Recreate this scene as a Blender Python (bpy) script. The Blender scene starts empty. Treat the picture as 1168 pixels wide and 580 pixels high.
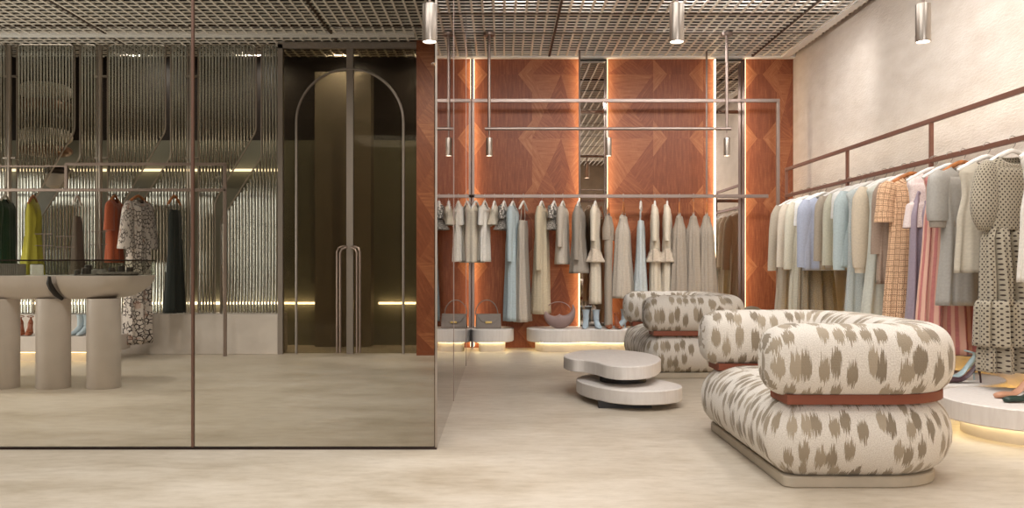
import bpy, math, random
from math import pi, sin, cos, sqrt, radians as R
from mathutils import Vector, Matrix

SC = bpy.context.scene
COL = SC.collection
rnd = random.Random(11)

# ------------------------------------------------------------------ camera
cam_d = bpy.data.cameras.new('camera')
cam = bpy.data.objects.new('camera', cam_d)
COL.objects.link(cam)
cam.location = (0, 0, 1.0)
cam.rotation_euler = (pi / 2, 0, 0)
cam_d.sensor_fit = 'HORIZONTAL'
cam_d.sensor_width = 36.0
cam_d.lens = 36.0 * 1000 / 1168
cam_d.shift_x = 12 / 1168
cam_d.shift_y = 13 / 1168
cam_d.clip_start = 0.05
SC.camera = cam
VPX, VPY, F = 572.0, 303.0, 1000.0
EYE = 1.0


def X(px, Y): return (px - VPX) * Y / F
def Z(py, Y): return EYE + (VPY - py) * Y / F


# ------------------------------------------------------------------ world, exposure, lights
SC.view_settings.view_transform = 'Standard'
SC.view_settings.look = 'None'
SC.view_settings.exposure = 0.0
SC.view_settings.gamma = 1.0
SC.view_settings.use_curve_mapping = False
SC.cycles.use_denoising = True
SC.cycles.max_bounces = 10
SC.cycles.diffuse_bounces = 5
SC.cycles.glossy_bounces = 5
SC.cycles.transparent_max_bounces = 40
SC.cycles.sample_clamp_indirect = 6.0
SC.cycles.caustics_reflective = False
SC.cycles.caustics_refractive = False
W = bpy.data.worlds.new('world')
SC.world = W
W.use_nodes = True
W.node_tree.nodes['Background'].inputs[0].default_value = (1.0, 0.95, 0.88, 1)
W.node_tree.nodes['Background'].inputs[1].default_value = 0.35


def area(name, loc, sx, sy, power, col=(1, 0.975, 0.95)):
    d = bpy.data.lights.new(name, 'AREA')
    d.shape = 'RECTANGLE'
    d.size, d.size_y = sx, sy
    d.energy = power
    d.color = col
    o = bpy.data.objects.new(name, d)
    COL.objects.link(o)
    o.location = loc
    return o


CEIL = 3.52
area('ceiling_fill', (0.45, 4.3, 3.44), 1.3, 4.2, 80)  # unseen area fills added under the grid to brighten the room
area('ceiling_fill', (2.6, 4.6, 3.44), 0.6, 4.6, 55)
area('ceiling_fill', (-1.6, 2.5, 3.44), 2.4, 1.6, 60)
fr_fill = area('front_fill', (0.95, -0.64, 1.9), 1.8, 2.5, 80, (1, 0.99, 0.98))  # fill added behind the viewer to light the clothes from the front
fr_fill.rotation_euler = (pi / 2, 0, 0)
sl = area('side_fill', (-7.1, 7.4, 1.25), 1.9, 4.2, 200, (0.95, 0.98, 1.0))  # fill added out of view to brighten the lower ribs and left room
sl.rotation_euler = (0, -pi / 2, 0)


def spot(name, loc, power, ang=75, blend=0.7, rad=0.04, rot=(0, 0, 0)):
    d = bpy.data.lights.new(name, 'SPOT')
    d.energy = power
    d.spot_size = R(ang)
    d.spot_blend = blend
    d.shadow_soft_size = rad
    d.color = (1, 0.98, 0.955)
    o = bpy.data.objects.new(name, d)
    COL.objects.link(o)
    o.location = loc
    o.rotation_euler = rot
    return o


for sx_ in (-4.6, -3.4, -2.2, -1.0):
    for sy_ in (6.0, 8.0):
        spot('fill_spot', (sx_, sy_ - 0.6, 3.47), 95, 140, 0.9, 0.06).data.color = (0.94, 0.97, 1.0)  # unseen spots added to lift the left room
spot('wall_fill_spot', (-0.75, 7.2, 3.47), 300, 75, 0.9, 0.05, (R(52), 0, 0))  # added to brighten the column beside the door
for sx_ in (0.1, 0.85, 1.78, 2.4, 3.05):
    spot('wall_fill_spot', (sx_, 8.0, 3.47), 82, 100, 0.9, 0.22, (R(50), 0, 0))  # added spots that brighten the timber wall and its clothes
for sy_ in (3.4, 4.4, 5.4, 6.4, 7.4, 8.4, 9.4):
    spot('wall_fill_spot', (1.7, sy_, 3.47), 38, 125, 0.9, 0.1, (0, R(-48), 0))  # extra spots, added to light the right wall and its rail
for sx_ in (-4.4, -3.0, -1.9, -0.9):
    spot('fill_spot', (sx_, 10.5, 3.6), 90, 150, 0.9, 0.06, (R(12), 0, 0))  # hidden spots added to light the backing behind door and screens


# ------------------------------------------------------------------ colour and materials
def lin(c):
    if isinstance(c, str):
        c = tuple(int(c[i:i + 2], 16) for i in (0, 2, 4))
    out = []
    for v in c[:3]:
        v = v / 255.0
        out.append(v / 12.92 if v <= 0.04045 else ((v + 0.055) / 1.055) ** 2.4)
    return tuple(out) + (1.0,)


class NT:
    def __init__(self, name):
        self.m = bpy.data.materials.new(name)
        self.m.use_nodes = True
        self.t = self.m.node_tree
        self.b = self.t.nodes['Principled BSDF']
        self.out = self.t.nodes['Material Output']

    def n(self, typ, **kw):
        x = self.t.nodes.new(typ)
        for k, v in kw.items():
            setattr(x, k, v)
        return x

    def l(self, a, b): self.t.links.new(a, b)

    def set(self, col=None, rough=0.5, metal=0.0, spec=0.5, sheen=0.0, coat=0.0):
        b = self.b
        if col is not None:
            b.inputs['Base Color'].default_value = lin(col)
        b.inputs['Roughness'].default_value = rough
        b.inputs['Metallic'].default_value = metal
        b.inputs['Specular IOR Level'].default_value = spec
        b.inputs['Sheen Weight'].default_value = sheen
        b.inputs['Coat Weight'].default_value = coat
        return self

    def coord(self, which='Object', scale=(1, 1, 1), rot=(0, 0, 0)):
        c = self.n('ShaderNodeTexCoord')
        mp = self.n('ShaderNodeMapping')
        mp.inputs['Scale'].default_value = scale
        mp.inputs['Rotation'].default_value = rot
        self.l(c.outputs[which], mp.inputs['Vector'])
        return mp.outputs[0]

    def noise(self, vec, scale, detail=3, rough=0.55):
        x = self.n('ShaderNodeTexNoise')
        x.inputs['Scale'].default_value = scale
        x.inputs['Detail'].default_value = detail
        x.inputs['Roughness'].default_value = rough
        if vec is not None: self.l(vec, x.inputs['Vector'])
        return x.outputs['Fac']

    def voro(self, vec, scale, feature='F1', rand=1.0, out='Distance'):
        x = self.n('ShaderNodeTexVoronoi')
        x.feature = feature
        x.voronoi_dimensions = '2D'
        x.inputs['Scale'].default_value = scale
        x.inputs['Randomness'].default_value = rand
        if vec is not None: self.l(vec, x.inputs['Vector'])
        return x.outputs[out]

    def ramp(self, fac, stops):
        x = self.n('ShaderNodeValToRGB')
        e = x.color_ramp.elements
        while len(e) < len(stops): e.new(0.5)
        for i, (p, c) in enumerate(stops):
            e[i].position = p
            e[i].color = lin(c)
        self.l(fac, x.inputs[0])
        return x.outputs[0]

    def math(self, op, a, b=None, clamp=False):
        x = self.n('ShaderNodeMath', operation=op, use_clamp=clamp)
        for i, v in enumerate((a, b)):
            if v is None: continue
            if isinstance(v, (int, float)): x.inputs[i].default_value = v
            else: self.l(v, x.inputs[i])
        return x.outputs[0]

    def mix(self, fac, a, b, blend='MIX'):
        x = self.n('ShaderNodeMix', data_type='RGBA', blend_type=blend)
        if isinstance(fac, (int, float)): x.inputs[0].default_value = fac
        else: self.l(fac, x.inputs[0])
        for i, v in ((6, a), (7, b)):
            if isinstance(v, tuple) or isinstance(v, str): x.inputs[i].default_value = lin(v)
            else: self.l(v, x.inputs[i])
        return x.outputs[2]

    def bump(self, h, strength=0.3, dist=0.01):
        x = self.n('ShaderNodeBump')
        x.inputs['Strength'].default_value = strength
        x.inputs['Distance'].default_value = dist
        self.l(h, x.inputs['Height'])
        self.l(x.outputs[0], self.b.inputs['Normal'])

    def base(self, c): self.l(c, self.b.inputs['Base Color'])


def plain(name, col, rough=0.5, metal=0.0, spec=0.5, var=0.06, scale=6):
    t = NT(name).set(col, rough, metal, spec)
    if var:
        f = t.noise(t.coord(), scale)
        c = tuple(int(col[i:i + 2], 16) for i in (0, 2, 4)) if isinstance(col, str) else col
        lo = tuple(max(0, v * (1 - var)) for v in c)
        hi = tuple(min(255, v * (1 + var)) for v in c)
        t.base(t.ramp(f, [(0.3, lo), (0.7, hi)]))
    return t.m


def emit(name, col, s):
    t = NT(name).set('000000', 0.5)
    t.b.inputs['Emission Color'].default_value = lin(col)
    t.b.inputs['Emission Strength'].default_value = s
    return t.m


def fabric(name, col, pattern=None, col2=None, rough=0.85, sheen=0.15, spec=0.2, scale=1.0):
    t = NT(name).set(col, rough, 0, spec, sheen)
    uv = t.coord('UV')
    c = tuple(int(col[i:i + 2], 16) for i in (0, 2, 4))
    f = t.noise(uv, 60 * scale, 2)
    lo = tuple(v * 0.965 for v in c)
    hi = tuple(min(255, v * 1.03) for v in c)
    base = t.ramp(f, [(0.3, lo), (0.7, hi)])
    if pattern == 'polka':
        d = t.voro(t.coord('UV', (1, 1, 1), (0, 0, pi / 4)), 44, rand=0.0)
        msk = t.math('LESS_THAN', d, 0.25)
        base = t.mix(msk, base, col2)
    elif pattern == 'eyelet':
        d = t.voro(t.coord('UV', (1, 1, 1)), 60, rand=0.15)
        m1 = t.math('LESS_THAN', d, 0.24)
        e = t.voro(uv, 22, 'DISTANCE_TO_EDGE', 0.25)
        m2 = t.math('LESS_THAN', e, 0.045)
        m = t.math('MAXIMUM', m1, m2)
        base = t.mix(m, base, col2)
    elif pattern == 'snake':
        nz = t.noise(uv, 9, 3)
        e = t.voro(t.coord('UV', (1.5, 1.0, 1)), 22, 'DISTANCE_TO_EDGE', 0.9)
        m1 = t.math('LESS_THAN', e, 0.11)
        m2 = t.math('GREATER_THAN', nz, 0.44)
        m3 = t.math('GREATER_THAN', t.noise(uv, 30, 2), 0.62)
        m = t.math('MAXIMUM', t.math('MULTIPLY', m1, m2), t.math('MULTIPLY', m3, m2))
        base = t.mix(m, base, col2)
        m4 = t.math('GREATER_THAN', t.noise(t.coord('UV', (1, 1, 1), (0.4, 0.2, 1)), 7, 2), 0.62)
        base = t.mix(t.math('MULTIPLY', m4, 0.45), base, 'b98a78')
    elif pattern == 'stripe':
        w = t.n('ShaderNodeTexWave', wave_type='BANDS', bands_direction='X')
        w.inputs['Scale'].default_value = 7
        w.inputs['Distortion'].default_value = 0.6
        t.l(uv, w.inputs['Vector'])
        base = t.mix(t.ramp(w.outputs['Fac'], [(0.35, '000000'), (0.65, 'ffffff')]), base, col2)
    elif pattern == 'tweed':
        base = t.mix(t.ramp(t.noise(uv, 130, 2), [(0.42, '000000'), (0.62, 'ffffff')]), base, col2)
    elif pattern == 'hem':
        sp = t.n('ShaderNodeSeparateXYZ')
        t.l(uv, sp.inputs[0])
        m = t.math('LESS_THAN', sp.outputs[1], 0.16)
        m2 = t.math('GREATER_THAN', t.noise(uv, 30, 2), 0.46)
        base = t.mix(t.math('MULTIPLY', m, m2), base, col2)
    t.base(base)
    t.bump(t.noise(uv, 240, 2), 0.25, 0.003)
    return t.m


# floor
t = NT('polished_microcement').set('cbbfae', 0.32, 0, 0.35)
v = t.coord()
f1 = t.noise(t.coord('Object', (1.0, 1.9, 1)), 1.1, 7, 0.62)
f2 = t.noise(t.coord('Object', (1, 2.6, 1), (0, 0, 0.2)), 7, 8, 0.7)
c = t.ramp(f1, [(0.3, 'a59783'), (0.5, 'c3b7a7'), (0.7, 'd1c7ba')])
c = t.mix(0.4, c, t.ramp(f2, [(0.32, 'a59780'), (0.5, 'c6baa7'), (0.68, 'd8cfbf')]))
cr = t.voro(t.coord('Object', (1, 1.6, 1), (0, 0, 0.5)), 0.9, 'DISTANCE_TO_EDGE')
t.base(c)
t.l(t.ramp(f1, [(0.3, '9a9a9a'), (0.7, 'bcbcbc')]), t.b.inputs['Roughness'])
M_FLOOR = t.m

# right wall : cream hammered wallcovering
t = NT('cream_wallcovering').set('e0d4c4', 0.7, 0, 0.3)
v = t.coord('Object', (1, 1, 3.2), (0.25, 0, 0))
h = t.noise(v, 20, 4, 0.6)
t.base(t.ramp(t.noise(t.coord('Object', (1, 1, 2.5)), 3, 4), [(0.3, 'd8cbbe'), (0.7, 'e6dbd0')]))
t.bump(h, 0.5, 0.014)
M_CREAM = t.m

M_CEILDARK = plain('dark_plenum', '120e0c', 0.9, var=0)
M_GRID = plain('champagne_grid_metal', 'f2eadf', 0.4, 0.0, 0.55, 0.02)
M_GRIDSIDE = plain('bronze_joint', '4a3a30', 0.5, 0.3, 0.4, 0)
M_TRIM = plain('pale_ceiling_trim', 'f4f2f0', 0.45, var=0)
M_METAL = plain('champagne_metal', '94837a', 0.4, 0.6, 0.5, 0.03)
M_RAILWARM = plain('rose_bronze_metal', '875f50', 0.42, 0.5, 0.5, 0.03)
M_DOORM = plain('grey_door_metal', '9a918b', 0.4, 0.35, 0.5, 0.02)
M_STEEL = plain('satin_nickel', 'a89e94', 0.34, 0.9, 0.5, 0.03)
M_BRONZE = plain('dark_bronze', '3a2f2b', 0.4, 0.6, 0.5, 0)
M_PLASTER = plain('warm_white_plaster', 'd6cdc6', 0.6, var=0.03)
M_OPPWALL = plain('taupe_plaster', '9c8a78', 0.7, var=0.05)
M_OLIVE = plain('olive_glass_backing', '7d7b6c', 0.35, 0, 0.5, 0.06, 2)
M_DARKWALL = plain('dark_brown_backing', '241c18', 0.5, 0, 0.3, 0.05)
M_LACQUER = plain('pale_lacquer', 'd3cac4', 0.35, 0, 0.5, 0.03)
M_WHITE = plain('white_hanger_lacquer', 'ece7e0', 0.5, var=0.02)
M_WOODH = plain('beech_hanger', 'b4713f', 0.5, var=0.15, scale=25)
M_BLACK = plain('black_metal', '1b1818', 0.45, var=0)
M_LED = emit('warm_led', (255, 226, 184), 5.5)
M_LEDY = emit('yellow_led', (255, 236, 200), 3.0)
M_LEDP = emit('podium_led', (255, 230, 170), 8)
M_LEDW = emit('soft_led', (255, 236, 205), 9)
M_LAMP = emit('lamp_disc', (255, 240, 220), 14)

# mirrors and glass
t = NT('bronze_mirror').set((158, 140, 126), 0.02, 1.0)
M_MIRROR = t.m
t = NT('clear_mirror').set((225, 215, 205), 0.015, 1.0)
M_MIRROR2 = t.m


def glass(name, tint, refl=1.0, ior=1.45):
    t = NT(name)
    tr = t.n('ShaderNodeBsdfTransparent')
    tr.inputs[0].default_value = lin(tint)
    gl = t.n('ShaderNodeBsdfGlossy')
    gl.inputs['Roughness'].default_value = 0.01
    gl.inputs[0].default_value = (refl, refl, refl, 1)
    fr = t.n('ShaderNodeFresnel')
    ge = t.n('ShaderNodeNewGeometry')
    io = t.n('ShaderNodeMix', data_type='FLOAT')
    io.inputs[2].default_value = ior
    io.inputs[3].default_value = 1 / ior
    t.l(ge.outputs['Backfacing'], io.inputs[0])
    t.l(io.outputs[0], fr.inputs[0])
    mx = t.n('ShaderNodeMixShader')
    t.l(fr.outputs[0], mx.inputs[0])
    t.l(tr.outputs[0], mx.inputs[1])
    t.l(gl.outputs[0], mx.inputs[2])
    t.l(mx.outputs[0], t.out.inputs[0])
    return t.m


M_GLASS = glass('bronze_tinted_glass', (228, 224, 216), 0.6, 1.3)
M_CLEAR = glass('clear_glass', (246, 247, 244), 0.6, 1.18)
M_DOORGLASS = glass('smoked_door_glass', (222, 217, 204), 0.7, 1.3)
t = NT('fluted_glass_rib').set('d2d4ce', 0.1, 1.0, 0.5)
M_RIB = t.m


# veneer: grain runs along v of the uv map, tone per face
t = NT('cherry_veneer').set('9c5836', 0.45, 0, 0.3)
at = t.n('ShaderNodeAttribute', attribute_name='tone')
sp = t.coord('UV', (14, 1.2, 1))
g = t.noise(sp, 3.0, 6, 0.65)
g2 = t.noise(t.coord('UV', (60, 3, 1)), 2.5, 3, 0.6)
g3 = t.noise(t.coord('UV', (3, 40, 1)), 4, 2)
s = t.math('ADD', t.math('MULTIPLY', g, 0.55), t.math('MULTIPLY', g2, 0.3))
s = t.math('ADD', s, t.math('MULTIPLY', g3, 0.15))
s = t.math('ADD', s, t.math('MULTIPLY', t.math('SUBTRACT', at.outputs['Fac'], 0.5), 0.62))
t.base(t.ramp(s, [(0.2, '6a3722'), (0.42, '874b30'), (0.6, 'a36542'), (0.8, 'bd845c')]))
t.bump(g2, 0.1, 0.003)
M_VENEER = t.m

# sofa fabric
t = NT('ikat_boucle').set('d8cfc4', 0.9, 0, 0.15, 0.2)
cuv = t.n('ShaderNodeTexCoord')
sx = t.n('ShaderNodeSeparateXYZ')
t.l(cuv.outputs['UV'], sx.inputs[0])
u, vv = sx.outputs[0], sx.outputs[1]
cmb = t.n('ShaderNodeCombineXYZ')
t.l(t.math('MULTIPLY', u, 240), cmb.inputs[0])
t.l(t.math('MULTIPLY', vv, 7), cmb.inputs[1])
jag = t.math('SUBTRACT', t.noise(cmb.outputs[0], 1.0, 1), 0.5)
cm2 = t.n('ShaderNodeCombineXYZ')
t.l(t.math('MULTIPLY', u, 14.5), cm2.inputs[0])
t.l(t.math('ADD', t.math('MULTIPLY', vv, 7.6), t.math('MULTIPLY', jag, 1.05)), cm2.inputs[1])
d = t.voro(cm2.outputs[0], 1.0, 'F1', 0.62)
colv = t.voro(cm2.outputs[0], 1.0, 'F1', 0.62, 'Color')
msk = t.math('LESS_THAN', d, 0.37)
scol = t.n('ShaderNodeSeparateColor')
t.l(colv, scol.inputs[0])
msk = t.math('MULTIPLY', msk, t.math('GREATER_THAN', scol.outputs[1], 0.1))
bl = t.ramp(scol.outputs[0], [(0.0, '857866'), (0.5, '988a76'), (1.0, 'a99b87')])
weave = t.noise(t.coord('UV', (190, 190, 1)), 1.0, 1)
cream = t.ramp(weave, [(0.3, 'c9bfb3'), (0.65, 'dfd8ce')])
t.base(t.mix(msk, cream, bl))
ck = t.n('ShaderNodeTexBrick')
ck.inputs['Scale'].default_value = 1
ck.inputs['Brick Width'].default_value = 0.014
ck.inputs['Row Height'].default_value = 0.008
ck.inputs['Mortar Size'].default_value = 0.0016
t.l(cuv.outputs['UV'], ck.inputs['Vector'])
t.bump(t.math('SUBTRACT', weave, t.math('MULTIPLY', ck.outputs['Fac'], 0.5)), 0.5, 0.004)
M_IKAT = t.m
t = NT('rust_leather').set('7f4632', 0.6, 0, 0.3)
t.bump(t.noise(t.coord('UV', (150, 150, 1)), 1, 2), 0.3, 0.002)
M_RUST = t.m

# travertine
t = NT('pale_travertine').set('d8cfc6', 0.5, 0, 0.35)
f = t.noise(t.coord('Object', (9, 9, 1.2)), 4, 5, 0.65)
t.base(t.ramp(f, [(0.3, 'd6cdc6'), (0.5, 'ddd6cf'), (0.7, 'e2dbd5')]))
M_TRAV = t.m


# ------------------------------------------------------------------ mesh helper
class MB:
    def __init__(self):
        self.v, self.f, self.uv, self.tone = [], [], [], []

    def face(self, idx, uv=None, tone=0.5):
        self.f.append(tuple(idx))
        self.uv.append(uv if uv else [(self.v[i][0] + self.v[i][1], self.v[i][2]) for i in idx])
        self.tone.append(tone)

    def box(self, x0, x1, y0, y1, z0, z1):
        b = len(self.v)
        for z in (z0, z1):
            self.v += [(x0, y0, z), (x1, y0, z), (x1, y1, z), (x0, y1, z)]
        for q in ((0, 3, 2, 1), (4, 5, 6, 7), (0, 1, 5, 4), (1, 2, 6, 5), (2, 3, 7, 6), (3, 0, 4, 7)):
            self.face([b + i for i in q])
        return self

    def rings(self, rings, close=True, cap0=False, cap1=False, us=None, vs=None):
        """rings: list of equally long point lists"""
        n = len(rings[0])
        b = len(self.v)
        for r in rings: self.v += [tuple(p) for p in r]
        m = n if close else n - 1
        for i in range(len(rings) - 1):
            for j in range(m):
                k = (j + 1) % n
                idx = (b + i * n + j, b + i * n + k, b + (i + 1) * n + k, b + (i + 1) * n + j)
                if us is not None:
                    if callable(us):
                        uv = [us(i, j), us(i, j + 1), us(i + 1, j + 1), us(i + 1, j)]
                    else:
                        uv = [(us[j], vs[i]), (us[j + 1], vs[i]), (us[j + 1], vs[i + 1]), (us[j], vs[i + 1])]
                else:
                    uv = None
                self.face(idx, uv)
        if cap0: self.face([b + j for j in range(n)][::-1])
        if cap1: self.face([b + (len(rings) - 1) * n + j for j in range(n)])
        return self

    def tube(self, path, r, n=10, flat=1.0, caps=True, up=(0, 1, 0)):
        """round tube along a path; r number or list; flat squashes along 'up'"""
        P = [Vector(p) for p in path]
        rr = r if isinstance(r, (list, tuple)) else [r] * len(P)
        L = [0]
        for i in range(1, len(P)): L.append(L[-1] + (P[i] - P[i - 1]).length)
        rings = []
        for i, p in enumerate(P):
            a = P[max(0, i - 1)]
            c = P[min(len(P) - 1, i + 1)]
            d = (c - a).normalized()
            u = Vector(up)
            if abs(d.dot(u)) > 0.95: u = Vector((1, 0, 0)) if abs(d.x) < 0.9 else Vector((0, 0, 1))
            s = d.cross(u).normalized()
            u = s.cross(d).normalized()
            rings.append([p + s * (rr[i] * cos(2 * pi * j / n)) + u * (rr[i] * flat * sin(2 * pi * j / n)) for j in range(n)])
        mr = max(rr)
        us = [2 * pi * mr * j / n for j in range(n + 1)]
        return self.rings(rings, True, caps, caps, us, [-x for x in L])

    def lathe(self, prof, cx=0, cy=0, n=32, cap0=True, cap1=True):
        rings = [[(cx + r * cos(2 * pi * j / n), cy + r * sin(2 * pi * j / n), z) for j in range(n)] for r, z in prof]
        return self.rings(rings, True, cap0, cap1)

    def prism(self, pts, z0, z1, bev=0.0):
        n = len(pts)
        if not bev:
            return self.rings([[(p[0], p[1], z0) for p in pts], [(p[0], p[1], z1) for p in pts]], True, True, True)
        cx = sum(p[0] for p in pts) / n
        cy = sum(p[1] for p in pts) / n
        def ins(d):
            o = []
            for i in range(n):
                a, c = Vector(pts[i - 1]), Vector(pts[(i + 1) % n])
                tdir = (c - a).normalized()
                o.append((pts[i][0] - tdir.y * d, pts[i][1] + tdir.x * d))
            return o
        i1 = ins(bev)
        R_ = [[(p[0], p[1], z0) for p in i1], [(p[0], p[1], z0 + bev) for p in pts],
              [(p[0], p[1], z1 - bev) for p in pts], [(p[0], p[1], z1) for p in i1]]
        return self.rings(R_, True, True, True)

    def build(self, name, mat, parent=None, smooth=False, bevel=0.0, solid=0.0, angle=40):
        me = bpy.data.meshes.new(name)
        me.from_pydata(self.v, [], self.f)
        uvl = me.uv_layers.new(name='UVMap')
        k = 0
        flat = [c for fuv in self.uv for p in fuv for c in p]
        uvl.data.foreach_set('uv', flat)
        at = me.attributes.new('tone', 'FLOAT', 'FACE')
        at.data.foreach_set('value', self.tone)
        me.materials.append(mat)
        me.update()
        if smooth:
            me.polygons.foreach_set('use_smooth', [True] * len(me.polygons))
            try: me.set_sharp_from_angle(angle=R(angle))
            except Exception: pass
        o = bpy.data.objects.new(name, me)
        COL.objects.link(o)
        if parent: o.parent = parent
        if bevel:
            b = o.modifiers.new('bevel', 'BEVEL')
            b.width = bevel
            b.segments = 2
            b.limit_method = 'ANGLE'
        if solid:
            s = o.modifiers.new('thick', 'SOLIDIFY')
            s.thickness = solid
        return o


def tag(o, label=None, cat=None, group=None, kind=None):
    if label: o['label'] = label
    if cat: o['category'] = cat
    if group: o['group'] = group
    if kind: o['kind'] = kind
    return o


def thing(name, label, cat, loc=(0, 0, 0), rz=0, group=None):
    o = bpy.data.objects.new(name, None)
    o.empty_display_size = 0.1
    COL.objects.link(o)
    o.location = loc
    o.rotation_euler = (0, 0, rz)
    return tag(o, label, cat, group)


def struct(name, mb, mat, label=None, **kw):
    o = mb.build(name, mat, **kw)
    o['kind'] = 'structure'
    if label: o['label'] = label
    return o


def dup(root, loc, rz=None, label=None, group=None):
    r = root.copy()
    COL.objects.link(r)
    r.location = loc
    if rz is not None: r.rotation_euler = (0, 0, rz)
    if label: r['label'] = label
    if group: r['group'] = group
    for ch in list(root.children):
        c_ = ch.copy()
        COL.objects.link(c_)
        c_.parent = r
        for g_ in list(ch.children):
            d_ = g_.copy()
            COL.objects.link(d_)
            d_.parent = c_
    return r


# ------------------------------------------------------------------ room shell
YB = 10.64      # face of the timber panels
XR = 3.54       # right wall
XM = -0.352     # mirrored side of the glass partition
YF = 4.76       # front of the glass partition
XL = -7.2
YFRONT = -0.7
struct('floor', MB().box(XL, XR + 0.2, YFRONT, 11.3, -0.1, 0), M_FLOOR)
struct('wall_right', MB().box(XR, XR + 0.15, YFRONT, 11.0, 0, 3.9), M_CREAM)
struct('wall_back', MB().box(XM + 0.01, XR, YB + 0.1, YB + 0.25, 0, 3.9), M_DARKWALL)
struct('wall_front', MB().box(XL, XR + 0.2, YFRONT - 0.15, YFRONT, 0, 3.9), M_OPPWALL)
struct('wall_left', MB().box(XL - 0.15, XL, YFRONT, 11.3, 0, 3.9), M_OPPWALL)

# unseen frames added around the two fill lights, behind the viewer and far left
for nm, (fx0, fx1), (fz0, fz1), ax in (('fill_frame_1', (0.03, 1.87), (0.62, 3.18), 'y'), ('fill_frame_2', (5.28, 9.52), (0.28, 2.22), 'x')):
    wf = MB()
    for (p0, p1, q0, q1) in ((fx0 - 0.06, fx0, fz0 - 0.06, fz1 + 0.06), (fx1, fx1 + 0.06, fz0 - 0.06, fz1 + 0.06), (fx0, fx1, fz0 - 0.06, fz0), (fx0, fx1, fz1, fz1 + 0.06)):
        if ax == 'y': wf.box(p0, p1, YFRONT, YFRONT + 0.07, q0, q1)
        else: wf.box(XL, XL + 0.11, p0, p1, q0, q1)
    struct(nm, wf, M_METAL)

# open grid ceiling
cl = struct('ceiling', MB().box(XL, XR + 0.2, YFRONT, 11.3, 3.80, 3.9), M_CEILDARK)
CW = 0.1075
gm = MB()
x = XR - 0.07
while x > XL:
    gm.box(x - 0.011, x + 0.011, YFRONT, YB - 0.04, CEIL, CEIL + 0.012)
    x -= CW
y = YB - 0.09
while y > 0.2:
    gm.box(XL, XR - 0.04, y - 0.010, y + 0.010, CEIL + 0.001, CEIL + 0.012)
    y -= CW
gm.build('ceiling_grid', M_GRID, cl)
jm = MB()
for y in (9.49, 8.77, 7.3, 5.8, 4.3, 2.8, 1.3):
    jm.box(XM, XR - 0.05, y - 0.012, y + 0.012, CEIL - 0.004, CEIL + 0.03)
for y in (9.23, 7.8, 6.4):
    jm.box(XL, XM - 0.03, y - 0.012, y + 0.012, CEIL - 0.004, CEIL + 0.03)
for x in (0.575, 3.02, -1.85, -4.3):
    jm.box(x - 0.012, x + 0.012, 0.3, YB - 0.05, CEIL - 0.005, CEIL + 0.03)
jm.build('grid_joint', M_GRIDSIDE, cl)
struct('trim_1', MB().box(XM, XR, YB - 0.085, YB + 0.02, CEIL - 0.014, CEIL + 0.05), M_TRIM)
struct('trim_2', MB().box(XR - 0.17, XR - 0.085, YFRONT, YB - 0.055, CEIL - 0.014, CEIL + 0.05), M_TRIM)
struct('trim_3', MB().box(XL, -0.95, 9.52, 9.64, CEIL - 0.014, CEIL + 0.03), M_TRIM)


# ------------------------------------------------------------------ timber panels
def veneer_panel(x0, x1, z0, z1, y0, y1, cols, tile=0.78, zoff=0.0):
    """cols: list of (x_left, x_right, kind); facet pattern as real inlay polygons"""
    mb = MB()
    mb.box(x0, x1, y0 + 0.002, y1, z0, z1)
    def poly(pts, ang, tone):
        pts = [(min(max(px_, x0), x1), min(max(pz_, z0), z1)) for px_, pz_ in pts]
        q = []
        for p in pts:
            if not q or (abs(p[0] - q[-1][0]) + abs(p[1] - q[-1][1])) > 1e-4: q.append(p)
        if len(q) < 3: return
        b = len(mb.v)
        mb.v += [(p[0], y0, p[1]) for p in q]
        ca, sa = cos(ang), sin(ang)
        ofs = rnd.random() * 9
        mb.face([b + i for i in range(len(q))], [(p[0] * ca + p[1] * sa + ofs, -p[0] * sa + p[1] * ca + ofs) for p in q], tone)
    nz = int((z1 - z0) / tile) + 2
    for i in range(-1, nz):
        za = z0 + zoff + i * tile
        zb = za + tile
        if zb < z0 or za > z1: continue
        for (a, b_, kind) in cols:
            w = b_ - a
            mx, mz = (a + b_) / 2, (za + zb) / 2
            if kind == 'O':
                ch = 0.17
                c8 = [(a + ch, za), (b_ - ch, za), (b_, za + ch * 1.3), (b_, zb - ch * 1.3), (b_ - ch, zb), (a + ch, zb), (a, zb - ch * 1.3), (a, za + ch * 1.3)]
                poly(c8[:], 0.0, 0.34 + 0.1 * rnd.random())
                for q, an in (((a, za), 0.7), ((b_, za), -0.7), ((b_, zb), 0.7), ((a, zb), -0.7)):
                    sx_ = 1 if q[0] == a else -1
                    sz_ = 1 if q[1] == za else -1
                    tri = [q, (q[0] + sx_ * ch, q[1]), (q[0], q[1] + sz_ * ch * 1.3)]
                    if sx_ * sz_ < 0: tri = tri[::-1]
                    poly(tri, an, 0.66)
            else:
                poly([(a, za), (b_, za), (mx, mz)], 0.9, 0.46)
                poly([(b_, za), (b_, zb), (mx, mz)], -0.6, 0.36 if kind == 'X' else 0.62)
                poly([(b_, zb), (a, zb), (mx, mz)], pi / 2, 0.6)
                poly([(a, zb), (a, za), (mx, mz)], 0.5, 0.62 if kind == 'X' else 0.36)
    return mb


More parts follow.
